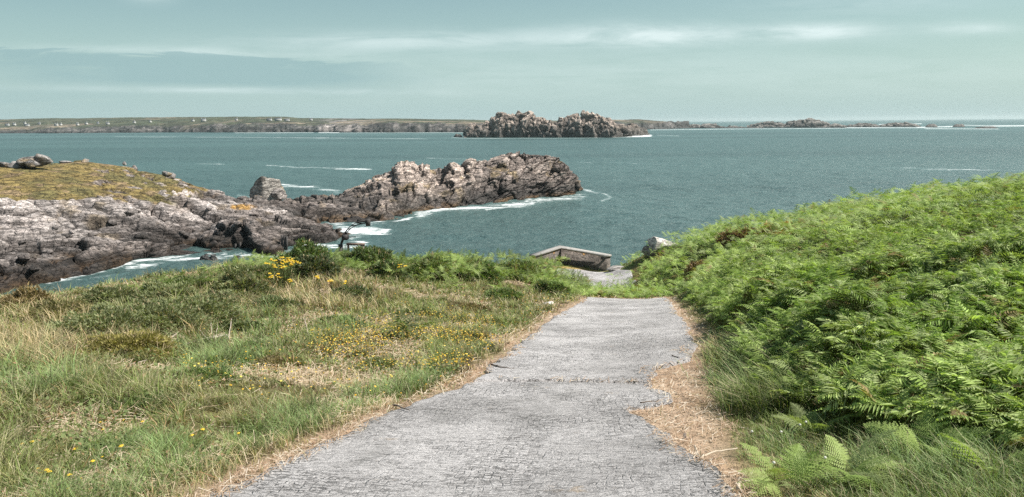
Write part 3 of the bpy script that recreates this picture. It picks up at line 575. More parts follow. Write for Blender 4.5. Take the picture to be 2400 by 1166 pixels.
STROKES = [([(985,503),(1040,491),(1100,487),(1200,479),(1270,470),(1362,464)], 9, .72), ([(1362,442),(1405,452),(1432,464),(1412,474)], 3, .75), ([(1140,493),(1230,480)], 2.5, .8),
 ([(785,518),(800,535),(830,545),(870,540)], 13, .72), ([(820,560),(905,545)], 7, .7), ([(830,530),(900,528)], 4, .7), ([(705,575),(790,582),(850,575)], 10, .8), ([(860,527),(930,517),(990,505)], 2.2, .8),
 ([(110,662),(200,641),(330,613),(440,601)], 5, .85), ([(300,628),(400,613),(470,605),(530,602)], 7, .75), ([(540,603),(700,598)], 5, .7), ([(180,655),(300,640)], 3, .5),
 ([(665,433),(710,438),(790,450)], 5, .6), ([(560,458),(595,462)], 4, .6), ([(625,388),(700,392),(800,396),(870,397)], 1.3, .6), ([(460,384),(525,386)], 1.1, .6), ([(1000,372),(1100,374)], 1, .5),
 ([(270,321),(500,322),(760,324),(1000,326)], .8, .62), ([(1360,380),(1550,386)], .9, .45), ([(2070,393),(2180,397),(2280,398),(2400,402)], 1.5, .62), ([(1700,372),(1900,378)], .8, .4), ([(1290,338),(1480,336)], .7, .4),
 ([(1060,323),(1095,325),(1200,325),(1300,325),(1400,323)], 1.3, .5), ([(1405,322),(1470,321)], 1.8, .9), ([(1465,320),(1523,318.5)], 2.6, 1.2), ([(748,311.5),(795,311.5)], 1.3, .9),
 ([(550,312),(735,311.5)], .8, .8), ([(800,312),(1090,311.5)], .8, .75), ([(1525,305),(1700,303),(1980,301)], .9, .8), ([(1980,300),(2170,300)], 1.1, .9), ([(2060,292),(2160,290.5)], 1.0, .9), ([(2150,299),(2240,297)], 2.0, .8), ([(2170,302),(2340,303)], 1.7, .7),
 ([(2260,294),(2330,296)], 1.6, .75), ([(2320,296),(2410,295)], 2.0, .85), ([(1540,317),(1590,319)], .8, .6)]
def sea():
    dep = np.concatenate([[2.4], np.arange(3.4, 60, .9), np.arange(60, 250, 1.1), np.arange(250, 760, 2.4)]); r = 16*FP/dep; r = np.concatenate([[14000], r])
    azs = np.linspace(R_(-47), R_(47), 1150); A_, D = np.meshgrid(azs, r); x = D*np.tan(A_); y = D; z = np.zeros_like(x)
    px, py = proj(np.stack([x, y, z], -1)); foam = np.zeros_like(x)
    for pts, w, k in STROKES:
        best = np.full(x.shape, 9e9); pts = [(a, b) for a, b in pts]
        for (a, b), (c, d) in zip(pts[:-1], pts[1:]):
            ux, uy = c-a, d-b; L2 = ux*ux+uy*uy; t_ = np.clip(((px-a)*ux+(py-b)*uy)/L2, 0, 1); best = np.minimum(best, ((px-a-t_*ux)/2.2)**2+(py-b-t_*uy)**2)
        foam = np.maximum(foam, k*np.exp(-best/(2*(w*.75)**2)))
    near = y < 175; hb = np.full(x.shape, -9.0); hb[near] = hz(x[near], y[near]); sh = np.exp(-((hb+.4)/.9)**2)*(hb < 3); foam = np.maximum(foam, sh*.34)
    amp = sm(-y, -700, -150); n_ = fbm(np.stack([x*.6+y*.12, y, x*0], -1), 9, 3, 201)-.5; n2_ = fbm(np.stack([x*.7, y, x*0], -1), 2.6, 2, 202)-.5
    z = (n_*1.0+n2_*.35)*amp*np.where(y < 90, .6, 1); depth = sm(hb, -2.6, -.3)
    tag(mesh('water', np.stack([x, y, z], -1), grid_faces(*x.shape), mat_sea(), smooth=True, attrs={'foam': foam, 'depth': depth*.6}), kind='structure')
sea()
V_, F_ = box((-16000, -300, -9), (16000, 14500, -6)); 
tag(mesh('seabed', V_, F_, mat_flat('sand', (.03, .09, .09), .9, var=.2, sc=.02)), kind='structure')

# ------------------------------------------------------------------ sea wall
def mat_masonry():
    m_, t_, out = mat_new('rubble_masonry'); g = t_.node('ShaderNodeTexCoord').outputs['Object']
    v = t_.mapping(t_.node('ShaderNodeVectorMath', {0: g, 1: t_.node('ShaderNodeVectorMath', {0: t_.node('ShaderNodeTexNoise', {'Vector': g, 'Scale': 3.0}).outputs[1], 'Scale': .15}, operation='SCALE').outputs[0]}, operation='ADD').outputs[0], (1, 1, 1.5))
    e = t_.node('ShaderNodeTexVoronoi', {'Vector': v, 'Scale': 3.6}, feature='DISTANCE_TO_EDGE').outputs[0]; cc = t_.node('ShaderNodeTexVoronoi', {'Vector': v, 'Scale': 3.6}).outputs[1]
    n = t_.noise(g, 9, 5, .7); j = t_.ramp(e, .02, .07); s = t_.node('ShaderNodeSeparateXYZ', {0: cc}).outputs[0]
    c = t_.mix(s, (.09, .078, .07), (.22, .19, .17)); c = t_.mix(j, (.25, .23, .21), c); c = t_.mix(t_.ramp(n, .25, .75), t_.mix(1.0, c, (.65, .65, .65), 'MULTIPLY'), t_.mix(1.0, c, (1.25, 1.2, 1.15), 'MULTIPLY'))
    c = t_.mix(t_.ramp(t_.noise(g, 1.2, 3, .6), .6, .68, 0, .8), c, (.42, .23, .07))
    bp = t_.node('ShaderNodeBump', {'Height': t_.math('ADD', j, n), 'Strength': .9, 'Distance': .05})
    p = t_.node('ShaderNodeBsdfPrincipled', {'Base Color': c, 'Roughness': .85, 'Normal': bp.outputs[0]}); t_.l.new(p.outputs[0], out); return m_
M_mas = mat_masonry(); M_cap = mat_flat('coping_concrete', (.29, .275, .26), .85, var=.3, sc=5)
def wall():
    A0 = np.array([1.45, 45.6]); K = at(np.array(1315.), np.array(583.), 48.5)[:2]; B0 = at(np.array(1421.), np.array(600.), 45.3)[:2]; zt = 7.78
    r = empty('sea_wall', (K[0], K[1], 6.0), 'low angled stone wall with pale concrete coping at the bottom of the path', 'wall')
    def line(off):
        d1 = (K-A0)/np.linalg.norm(K-A0); d2 = (B0-K)/np.linalg.norm(B0-K); n1_ = np.array([-d1[1], d1[0]]); n2_ = np.array([-d2[1], d2[0]]); b = n1_+n2_; b /= np.linalg.norm(b); k = 1/(b@n1_)
        return np.array([A0+n1_*off, K+b*off*k, B0+n2_*off])
    def prism(o0, o1, z0, z1, ext=0.0):
        a, b = line(o0), line(o1); d1 = (K-A0)/np.linalg.norm(K-A0); d2 = (B0-K)/np.linalg.norm(B0-K)
        for q in (a, b): q[0] -= d1*ext; q[2] += d2*ext
        V = []
        for q in (a, b):
            for i in range(3): V += [(q[i][0]-K[0], q[i][1]-K[1], z0-6), (q[i][0]-K[0], q[i][1]-K[1], z1-6)]
        Fo = []
        for i in (0, 1): a0 = 2*i; b0 = 6+2*i; Fo += [(a0, a0+2, a0+3, a0+1), (b0, b0+1, b0+3, b0+2), (a0+1, a0+3, b0+3, b0+1), (a0, b0, b0+2, a0+2)]
        Fo += [(0, 1, 7, 6), (4, 10, 11, 5)]; return np.array(V), np.array(Fo)
    V, Fo = prism(0, .38, 5.6, zt-.13); mesh('stonework', V, Fo, M_mas, None, r)
    V, Fo = prism(-.05, .43, zt-.13, zt, .05); mesh('coping', V, Fo, M_cap, None, r)
wall()

# ------------------------------------------------------------------ vegetation templates
def frond(detail, seed):
    """a bracken frond along +x, blade about 1 long; returns verts, tris, shade"""
    r = np.random.default_rng(seed); V = []; Fo = []; S = []
    def pt(t_): return np.array([t_-.12*t_*t_, 0, .16*t_-.42*t_*t_])
    def addtri(a, b, c, s): k = len(V); V.extend([a, b, c]); Fo.append((k, k+1, k+2)); S.extend(s)
    n = {2: 15, 1: 12, 0: 8}[detail]
    for i in range(n):
        t_ = .06+.92*(i/(n-1))**.9; b = pt(t_); L = .40*(1-t_)**.85+.015; L *= r.uniform(.85, 1.1)
        for sd_ in (-1, 1):
            sw = .35+.25*t_+r.normal(0, .08); dr = r.uniform(-.25, .05)-.1; d = np.array([math.sin(sw), sd_*math.cos(sw), dr]); d /= np.linalg.norm(d); fw = np.array([1, 0, -.2]); fw = fw-d*(fw@d); fw /= np.linalg.norm(fw)
            hw = .036*(1-t_*.4)
            if detail == 2:
                m_ = max(3, int(9*L/.4)+2)
                for j in range(m_):
                    s = (j+.5)/m_; q = b+d*L*s+np.array([0, 0, -.12*L*s*s]); pl = hw*1.75*(1-s)**.7+.006; gap = L/m_*.62
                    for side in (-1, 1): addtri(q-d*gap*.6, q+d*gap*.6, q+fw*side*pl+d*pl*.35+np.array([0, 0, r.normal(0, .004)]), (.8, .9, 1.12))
            elif detail == 1:
                q = b+d*L*.35; e = b+d*L+np.array([0, 0, -.14*L]); k_ = r.uniform(.62, 1.3); cu = np.array([0, 0, r.normal(0, .02)])
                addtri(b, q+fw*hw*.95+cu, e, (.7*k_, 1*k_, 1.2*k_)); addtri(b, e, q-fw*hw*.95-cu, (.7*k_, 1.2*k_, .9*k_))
            else:
                q = b+d*L*.4; e = b+d*L; addtri(b-fw*hw*.9, e, b+fw*hw*1.5, (.8, 1.1, 1))
    for i in range(6):
        a, b = pt(i/6), pt((i+1)/6); w = .006; addtri(a+[0, w, 0], a-[0, w, 0], b, (1.1, 1.1, 1.1))
    return np.array(V), np.array(Fo), np.array(S)
FR = {d: [frond(d, 10*d+k) for k in range(4)] for d in (0, 1, 2)}
def ferns(A_, x, y, ztop, size, col, lean=(.3, 0), tiltsd=.35, stem=True):
    n = len(x); d = np.hypot(x, y); lod = np.where(d < 5.6, 2, np.where(d < 24, 1, 0)); kind = rng.integers(0, 4, n)
    yaw = np.where(rng.random(n) < .6, rng.normal(lean[0], .9, n), rng.uniform(-math.pi, math.pi, n)); til = rng.normal(-.18, tiltsd, n); rl = rng.normal(0, .35, n)
    M = rotz(yaw)@roty(til)@rotx(rl)*size[:, None, None]; pos = np.stack([x, y, ztop], -1)
    for L in (0, 1, 2):
        for k in range(4):
            m_ = (lod == L) & (kind == k)
            if m_.any():
                T, TF, S = FR[L][k]; V, Fo, C = inst(T, TF, pos[m_], M[m_], col[m_], S); A_.add(V, Fo, C)
    if stem:
        m_ = d < 16; p = pos[m_]; g_ = G(p[:, 0], p[:, 1]); w = .006; dx = rng.normal(0, .1, (len(p), 2))
        b = np.stack([p[:, 0]+dx[:, 0], p[:, 1]+dx[:, 1], g_], -1); V = np.stack([b-[w, 0, 0], b+[w, 0, 0], p+[w*.5, 0, 0], p-[w*.5, 0, 0]], 1).reshape(-1, 3)
        A_.add(V, np.arange(len(V)).reshape(-1, 4), np.repeat(np.array([[.13, .13, .05]]), len(V), 0))
def fern_col(x, y, n, dk=0):
    a = fb2(x, y, 2.2, 3, 301); b = rng.random(n)
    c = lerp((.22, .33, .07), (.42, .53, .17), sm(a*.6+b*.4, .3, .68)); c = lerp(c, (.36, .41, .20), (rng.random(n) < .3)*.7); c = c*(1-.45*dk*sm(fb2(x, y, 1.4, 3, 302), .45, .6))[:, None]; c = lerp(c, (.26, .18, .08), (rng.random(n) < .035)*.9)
    return c*rng.uniform(.85, 1.2, n)[:, None]
def blades(A_, x, y, h, w, col, lean=.5, z=None, wind=0.0, yaw=None):
    n = len(x); yaw = rng.uniform(0, 2*math.pi, n) if yaw is None else yaw; dx, dy = np.cos(yaw), np.sin(yaw); z = G(x, y)-.01 if z is None else z; b = np.stack([x, y, z], -1)
    bend = np.abs(rng.normal(lean, .3, n))*h; px_, py_ = -dy*w*.5, dx*w*.5
    side = np.stack([px_, py_, np.zeros(n)], -1); out = np.stack([dx*bend+wind*h, dy*bend, np.zeros(n)], -1); up = np.stack([np.zeros(n)]*2+[h], -1)
    m1 = b+out*.25+up*.5; tp = b+out+up*(1-.25*np.minimum(1, bend/h))[:, None]
    V = np.stack([b-side, b+side, m1+side*.8, m1-side*.8, tp], 1); i = (np.arange(n)*5)[:, None]
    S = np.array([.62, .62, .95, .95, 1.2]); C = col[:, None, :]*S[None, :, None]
    k = A_.n; A_.add(V, i+np.array([0, 1, 2, 3]), C); A_.F.setdefault(3, []).append(i+np.array([3, 2, 4])+k)
def inpoly(px, py, poly):
    c = np.zeros(px.shape, bool); n = len(poly)
    for i in range(n):
        (x1, y1), (x2, y2) = poly[i], poly[i-1]
        if y1 == y2: continue
        c ^= ((y1 > py) != (y2 > py)) & (px < (x2-x1)*(py-y1)/(y2-y1)+x1)
    return c
def sample(n, r0, r1, a0, a1):
    r = r0*np.exp(rng.random(n)*math.log(r1/r0)); a = R_(a0)+rng.random(n)*R_(a1-a0); return r*np.sin(a), r*np.cos(a)
def tufts(n, per, r0, r1, a0, a1, spread):
    k = n//per; cx, cy = sample(k, r0, r1, a0, a1); i = rng.integers(0, k, n); sz = rng.uniform(.5, 1.6, k)[i]; d = np.hypot(cx, cy)[i]
    rr = np.abs(rng.normal(0, spread, n))*sz*np.maximum(1, d/10); a = rng.uniform(0, 2*math.pi, n); loose = rng.random(n) < .35; rr = np.where(loose, rr*4, rr)
    return cx[i]+np.cos(a)*rr, cy[i]+np.sin(a)*rr, np.where(loose, rng.uniform(0, 6.28, n), a+rng.normal(0, .5, n)), sz, rng.random(k)[i]
def side_of_road(x, y): return np.where(y < YEND, np.where(x < roadL(y), -1, np.where(x > roadR(y), 1, 0)), np.where(x < 4.5, -1, 1))
def dist_to_road(x, y): return np.where(y < YEND, np.maximum(roadL(y)-x, x-roadR(y)), 9)
def on_path(x, y): return (x > np.interp(y, (34.5, 40, 44.5, 46.8), (4.0, 2.6, 2.6, 3.1))-.3) & (x < np.interp(y, (34.5, 38, 42, 46.8), (5.6, 6.6, 6.9, 4.4))+.3) & (y > 35) & (y < 45.9)
def land_ok(x, y): return (G(x, y) > 2.5) & ~on_path(x, y)
# left bracken zone, in photograph pixels of the ground
FZ = [(300,700),(480,655),(560,632),(650,560),(680,560),(1290,560),(1350,655),(1400,692),(1340,700),(1180,668),(1050,676),(900,655),(790,650),(600,650),(450,690)]
P_DRY = [[(450,705),(520,640),(690,640),(900,680),(890,735),(480,735)], [(-600,720),(170,712),(215,800),(150,865),(-600,880)], [(180,790),(370,780),(400,815),(200,830)]]
P_GREEN = [[(545,735),(640,715),(700,760),(640,800),(560,790)], [(715,735),(850,730),(860,790),(730,795)], [(380,800),(600,790),(640,880),(420,900)], [(-400,855),(170,845),(200,930),(-400,950)], [(560,1170),(430,1090),(700,960),(950,880),(1120,840),(1180,800),(1300,735),(1340,730),(1130,890),(900,980)], [(250,1000),(500,1050),(420,1250),(100,1250)], [(40,940),(130,930),(150,980),(50,990)]]
P_FLOW = [(720,770),(960,745),(1040,730),(1160,745),(1190,800),(1110,880),(900,885),(740,860)]

# bracken on the right bank
def fern_right():
    A_ = Acc(); x, y = sample(72000, 4.2, 52, 5, 50); z = G(x, y); px, py = proj(np.stack([x, y, z], -1)); dr = dist_to_road(x, y)+(fb2(x, y, 1.5, 3, 310)-.5)*.8
    lim = np.where(y < 7, litR(y)+.75+(7-y)*.32, np.where(y < 14, litR(y)+.35+(14-y)*.04, litR(y)+.35)); ok = (side_of_road(x, y) > 0) & (dr > lim) & land_ok(x, y)
    ok &= ~((y > 27) & (x < 6.9+(fb2(x, y, 1.5, 2, 5)-.5)) & (y < 34)); ok &= ~((y > 38) & (x < 9.5))
    x, y, z, dr, lim = x[ok], y[ok], z[ok], dr[ok], lim[ok]; n = len(x); d = np.hypot(x, y)
    H = (.40+.85*fb2(x, y, 2.6, 4, 311)+.75*(fb2(x, y, .9, 3, 312)-.5))*(.5+.5*sm(dr-lim, 0, .9)); H *= np.where(y > 30, .85, 1)
    tr_ = sm(y+(fb2(x, y, 1.2, 3, 315)-.5)*2.5, 4.8, 9.0); H *= .40+.6*tr_; thin = rng.random(n) < .62*(1-tr_)
    gap = sm(fb2(x, y, 1.7, 3, 313), .60, .68); H *= 1-.3*gap
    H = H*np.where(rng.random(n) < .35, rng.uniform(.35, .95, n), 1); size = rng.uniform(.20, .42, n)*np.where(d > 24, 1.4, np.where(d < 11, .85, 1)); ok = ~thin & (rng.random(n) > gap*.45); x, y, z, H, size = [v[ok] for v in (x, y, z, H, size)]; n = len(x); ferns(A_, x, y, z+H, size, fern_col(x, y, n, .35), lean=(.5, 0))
    return A_.build('bracken', M_fern)
tag(fern_right(), 'dense bright green bracken covering the whole bank right of the path', 'bracken', kind='stuff')
def fern_left():
    A_ = Acc(); x, y = sample(34000, 16, 52, -35, 12); z = G(x, y); px, py = proj(np.stack([x, y, z], -1))
    ok = land_ok(x, y) & (inpoly(px, py, FZ) | ((y > 36.5) & (x < 2.0) & (fb2(x, y, 3, 2, 321) > .45))) & (side_of_road(x, y) < 0)
    x, y, z = x[ok], y[ok], z[ok]; n = len(x); H = .15+.75*fb2(x, y, 2.0, 4, 322)+.2*rng.random(n); ext = px[ok] < 700; H = np.where(ext, .08+.3*H, H*np.where(px[ok] < 1000, .55, .85)); keep = (fb2(x, y, 1.6, 3, 323)+rng.random(n)*.25 > np.where(ext, .66, .50)); x, y, z, H = x[keep], y[keep], z[keep], H[keep]; n = len(x)
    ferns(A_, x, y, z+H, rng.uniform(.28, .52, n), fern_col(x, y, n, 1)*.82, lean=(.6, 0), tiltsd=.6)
    # low growth between road end and landing, and scattered young fronds
    x, y = sample(5000, 28, 48, 3, 18); ok = land_ok(x, y) & (((y > YEND+.15) & (y < 38)) | ((x > 7) & (x < 12))); x, y = x[ok], y[ok]; n = len(x)
    ferns(A_, x, y, G(x, y)+rng.uniform(.05, .42, n)*np.where(y < YEND+.8, .7, 1)*np.where(x > 8, 1.5, 1), rng.uniform(.25, .5, n), fern_col(x, y, n), tiltsd=.5)
    return A_.build('bracken', M_fern)
tag(fern_left(), 'patchy bracken on the brow left of the path above the sea', 'bracken', kind='stuff')
# small separate fern clumps
def fern_clump(px, py, label, k, r=.35, h=.5):
    q = ground_hit(np.array([float(px)]), np.array([float(py)]))[0]; A_ = Acc(); n = k; a = rng.uniform(0, 6.28, n); r = min(r, .12); x = q[0]+np.cos(a)*r*rng.random(n); y = q[1]+np.sin(a)*r*rng.random(n)
    M = rotz(a)@roty(rng.uniform(-.95, -.1, n))@rotx(rng.normal(0, .5, n))*rng.uniform(.25, .48, n)[:, None, None]*h/.5; pos = np.stack([x, y, G(x, y)+.12*h], -1)
    for i in range(n):
        T, TF, S = FR[2 if math.hypot(*q[:2]) < 10 else 1][i % 4]; V, Fo, C = inst(T, TF, pos[i:i+1], M[i:i+1], fern_col(x[i:i+1], y[i:i+1], 1)*(.38 if 'dark green' in label else .8), S); A_.add(V, Fo, C)
    o = A_.build('fern', M_fern, off=q); o.location = q; tag(o, label, 'fern', 'single ferns standing apart')
for a in [(1985,1120,'yellowish fern standing in the grass at the bottom right',9,.15,.6),(2170,1070,'bright green young fern below the dark hollow at lower right',12,.15,.55),(2330,1120,'low fern in the bottom right corner',9,.2,.5),(1830,1140,'dark little fern beside the litter at the bottom of the path',9,.15,.45),
          (1175,690,'leafy fern low on the slope left of the path',8,.3,.7),(1065,672,'fern clump under the brow with dark base',8,.3,.8),(1245,675,'fern nearest the path on the left slope',8,.3,.7),(500,660,'bright fern on the brow above the channel rock',8,.3,.8),(330,690,'bright fern sprig on the brow by the channel water',7,.25,.7),(1905,1010,'pale fern sprig at the edge of the right bank',8,.15,.5),(950,790,'dark green leafy fern standing alone mid-slope above the yellow flowers',12,.12,.75),]: fern_clump(*a)

# grasses
GREEN = np.array((.17, .225, .065)); GREEN2 = np.array((.22, .31, .125)); DRY = np.array((.50, .39, .24)); DRY2 = np.array((.46, .40, .26)); OLV = np.array((.22, .20, .085))
def grass_left():
    A_ = Acc(); x, y, yaw, sz, tr = tufts(480000, 26, 2.9, 46, -42, 12, .035); ok = (side_of_road(x, y) < 0) & (y > 2); ok &= land_ok(x, y); x, y, yaw, sz, tr = [v[ok] for v in (x, y, yaw, sz, tr)]
    z = G(x, y); px, py = proj(np.stack([x, y, z], -1)); n = len(x); d = np.hypot(x, y); dr = dist_to_road(x, y)
    jx = px+(fb2(x, y, .7, 3, 330)-.5)*160; jy = py+(fb2(x, y, .9, 3, 331)-.5)*80
    gm = np.zeros(n, bool); dm = np.zeros(n, bool)
    for p in P_GREEN: gm |= inpoly(jx, jy, p)
    for p in P_DRY: dm |= inpoly(jx, jy, p)
    nz = fb2(x, y, 1.3, 4, 332); cl = fb2(x, y, .35, 3, 333); ng = fb2(x, y, .8, 4, 335); gm &= (ng > .44) & (tr < .8); dm &= (ng > .36)
    bare = (fb2(x, y, .9, 4, 334) > .585) & ~gm
    keep = (rng.random(n) < np.where(bare, .16, np.where(gm, 1, np.where(dm, .55, .7)))) & (rng.random(n) < np.clip((dr-.06)/.5, .12, 1)); fz = inpoly(px, py, FZ); keep &= (rng.random(n) < np.where(fz, .35, 1))
    x, y, z, d, dr, gm, dm, nz, cl, yaw, sz, tr = [v[keep] for v in (x, y, z, d, dr, gm, dm, nz, cl, yaw, sz, tr)]; n = len(x)
    u = rng.random(n); c = lerp(OLV, GREEN*1.1, sm(nz*.7+tr*.4+(u-.5)*.2, .36, .62)); c = lerp(c, DRY2, ((tr*7.3) % 1 > .76)*.7); c = lerp(c, DRY2, (u > .86)*.8); c = lerp(c, GREEN2, (gm*1.0)*sm(rng.random(n), .0, .5)); c = lerp(c, DRY, (dm & (rng.random(n) < .6))*.9)
    c = lerp(c, DRY, (dr < .4)*(rng.random(n) < .6)*.8); c = lerp(c, (.36, .20, .10), ((tr*3.7) % 1 > .95)*.7); c = lerp(c, (.11, .10, .05), ((tr*5.1) % 1 > .82)*.8); c = c*(rng.uniform(.65, 1.4, n)*(.65+.75*((tr*11.3) % 1)))[:, None]
    h = (.03+.08*rng.random(n)+.07*cl)*(.6+.5*sz)*(1+.5*(nz > .5)); h = np.where(gm, (.06+.16*rng.random(n)*(.4+cl))*(.4+.8*sz), h); h = h*(.6+.8*sm(fb2(x, y, .6, 3, 336), .35, .65)); h = np.where(dm, .12+.3*rng.random(n), h); h *= np.clip(.35+dr*.8, .35, 1)*np.clip(.8+d/40, 1, 1.4)
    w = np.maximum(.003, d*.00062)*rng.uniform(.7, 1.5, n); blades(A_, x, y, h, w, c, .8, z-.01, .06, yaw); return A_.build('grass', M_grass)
tag(grass_left(), 'rough mixed green and straw coloured grass on the slope left of the path', 'grass', kind='stuff')
def grass_right():
    A_ = Acc(); x, y, yaw, sz, tr = tufts(230000, 24, 2.6, 48, 3, 52, .04); ok = (side_of_road(x, y) > 0) & (y > 1.5); ok &= land_ok(x, y); x, y, yaw, sz, tr = [v[ok] for v in (x, y, yaw, sz, tr)]; n = len(x); dr = dist_to_road(x, y); d = np.hypot(x, y)
    strawzone = dr < litR(y); lim = np.where(y < 7, 2.2+(7-y)*.9, 1.3); inner = dr > lim+.8
    keep = rng.random(n) < np.where(strawzone, .06, np.where(inner, np.where(y > 26, .5, np.where(y < 7, .8, .25)), 1)); keep &= rng.random(n) < np.clip((dr-litR(y)+.1)/.35, .04, 1)
    x, y, dr, d, yaw, sz, tr = [v[keep] for v in (x, y, dr, d, yaw, sz, tr)]; n = len(x); u = tr; nz = fb2(x, y, .9, 3, 341)
    c = lerp(GREEN, GREEN2*1.15, sm(nz+(u-.5)*.5, .35, .65)); c = lerp(c, (.10, .12, .045), ((u*9.1) % 1 > .75)*.7); c = lerp(c, DRY2, (rng.random(n) < .16)*.9); c = lerp(c, DRY, (dr < .5)*(rng.random(n) < .4)); c *= rng.uniform(.7, 1.3, n)[:, None]
    tall = (y > 6) & (y < 12) & (dr < 2.2); h = (.07+.16*rng.random(n)*(nz+.5))*np.clip(dr*1.1, .35, 1); h = np.where(tall, .16+.38*rng.random(n)*np.clip(dr-.4, .3, 1), h); h = np.where((d < 7), (.04+.15*rng.random(n)*np.clip(dr, .4, 1.1))*(.5+nz), h)
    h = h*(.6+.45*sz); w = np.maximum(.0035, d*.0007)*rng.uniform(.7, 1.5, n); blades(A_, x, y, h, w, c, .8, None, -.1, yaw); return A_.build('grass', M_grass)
tag(grass_right(), 'green tussocky grass verge between the path litter and the bracken bank', 'grass', kind='stuff')
# dead bracken litter along the road
def litter():
    A_ = Acc(); x, y = sample(90000, 2.8, 33, -30, 45); dr = dist_to_road(x, y); nz = (fb2(x, y, .8, 4, 351)-.5)*.9; right = side_of_road(x, y) > 0
    lim = np.where(right, litR(y)+.04, .24); seam = (np.abs(y-ysm+.10*(x-.6)+(fb2(x, x*0+3, .45, 3, 75)-.5)*.28) < .05+.09*sm(np.abs(x-1.0), .3, 1.2)) & (dr < 0)
    ok = (y < YEND) & (((dr > -.12+nz*.5) & (dr < lim+nz)) | (seam & (fb2(x, y, .9, 3, 352) > .40))); x, y, dr = x[ok], y[ok], dr[ok]; n = len(x); L = rng.uniform(.03, .13, n); d = np.hypot(x, y)
    yaw = rng.uniform(0, math.pi, n); dx, dy = np.cos(yaw)*L*.5, np.sin(yaw)*L*.5; w = np.maximum(.002, d*.0005); z = G(x, y)+np.where(dr < 0.05, .055, .012)+rng.uniform(0, .03, n); rz = rng.normal(0, .15, n)*L
    a = np.stack([x-dx, y-dy, z-rz], -1); b = np.stack([x+dx, y+dy, z+rz], -1); s = np.stack([-np.sin(yaw)*w, np.cos(yaw)*w, w*.3], -1)
    V = np.stack([a-s, a+s, b+s*.6, b-s*.6], 1); c = lerp((.48, .36, .27), (.27, .17, .11), rng.random(n)); c = lerp(c, (.62, .54, .46), (rng.random(n) < .2)*1.0)
    A_.add(V, (np.arange(n)*4)[:, None]+np.arange(4), np.repeat(c[:, None], 4, 1)); return A_.build('leaf_litter', M_grass)
def dead_straw():
    A_ = Acc(); x, y = sample(110000, 2.9, 36, -42, 10); ok = (side_of_road(x, y) < 0) & (dist_to_road(x, y) > .2); x, y = x[ok], y[ok]; ok = land_ok(x, y) & ((fb2(x, y, .9, 4, 334) > .57) | (rng.random(len(x)) < .08)); x, y = x[ok], y[ok]; n = len(x); d = np.hypot(x, y)
    L = rng.uniform(.04, .18, n); yaw = rng.uniform(0, math.pi, n); dx, dy = np.cos(yaw)*L*.5, np.sin(yaw)*L*.5; w = np.maximum(.002, d*.0005); z = G(x, y)+rng.uniform(.005, .07, n); rz = rng.normal(0, .22, n)*L
    a = np.stack([x-dx, y-dy, z-rz], -1); b = np.stack([x+dx, y+dy, z+rz], -1); s_ = np.stack([-np.sin(yaw)*w, np.cos(yaw)*w, w*.5], -1)
    V = np.stack([a-s_, a+s_, b+s_*.6, b-s_*.6], 1); c = lerp((.62, .52, .40), (.38, .28, .19), rng.random(n)); c = lerp(c, (.30, .16, .08), (rng.random(n) < .08)*1.0)
    A_.add(V, (np.arange(n)*4)[:, None]+np.arange(4), np.repeat(c[:, None], 4, 1)); return A_.build('dead_straw', M_grass)
tag(dead_straw(), 'pale dead straw matted in the bare patches of the left slope', 'straw', kind='stuff')
tag(litter(), 'brown dead bracken litter strewn along both edges of the path', 'litter', kind='stuff')
# small broad leaves low in the turf
def herbs():
    A_ = Acc(); x, y = sample(70000, 3, 44, -42, 12); ok = (side_of_road(x, y) < 0) & (dist_to_road(x, y) > .35); x, y = x[ok], y[ok]; ok = land_ok(x, y) & (fb2(x, y, 1.2, 3, 361) > .48); x, y = x[ok], y[ok]; n = len(x); d = np.hypot(x, y)
    s = rng.uniform(.012, .032, n)*np.maximum(1, d/14); M = rotz(rng.uniform(0, 6.28, n))@roty(rng.normal(0, .6, n))@rotx(rng.normal(0, .5, n))*s[:, None, None]
    T = np.array([[-1, 0, 0], [0, .5, .12], [1, 0, -.1], [0, -.5, .12]]); c = lerp((.09, .13, .04), (.22, .26, .11), rng.random(n)); c = lerp(c, (.3, .2, .11), (rng.random(n) < .12)*1.0)
    V, Fo, C = inst(T, np.array([[0, 1, 2, 3]]), np.stack([x, y, G(x, y)+rng.uniform(.01, .14, n)*np.clip(d/8, .6, 1.6)], -1), M, c, np.array([.9, 1, 1.1, 1])); A_.add(V, Fo, C); return A_.build('herbs', M_grass)
tag(herbs(), 'low leafy herbs and brambles scattered through the left turf', 'herbs', kind='stuff')
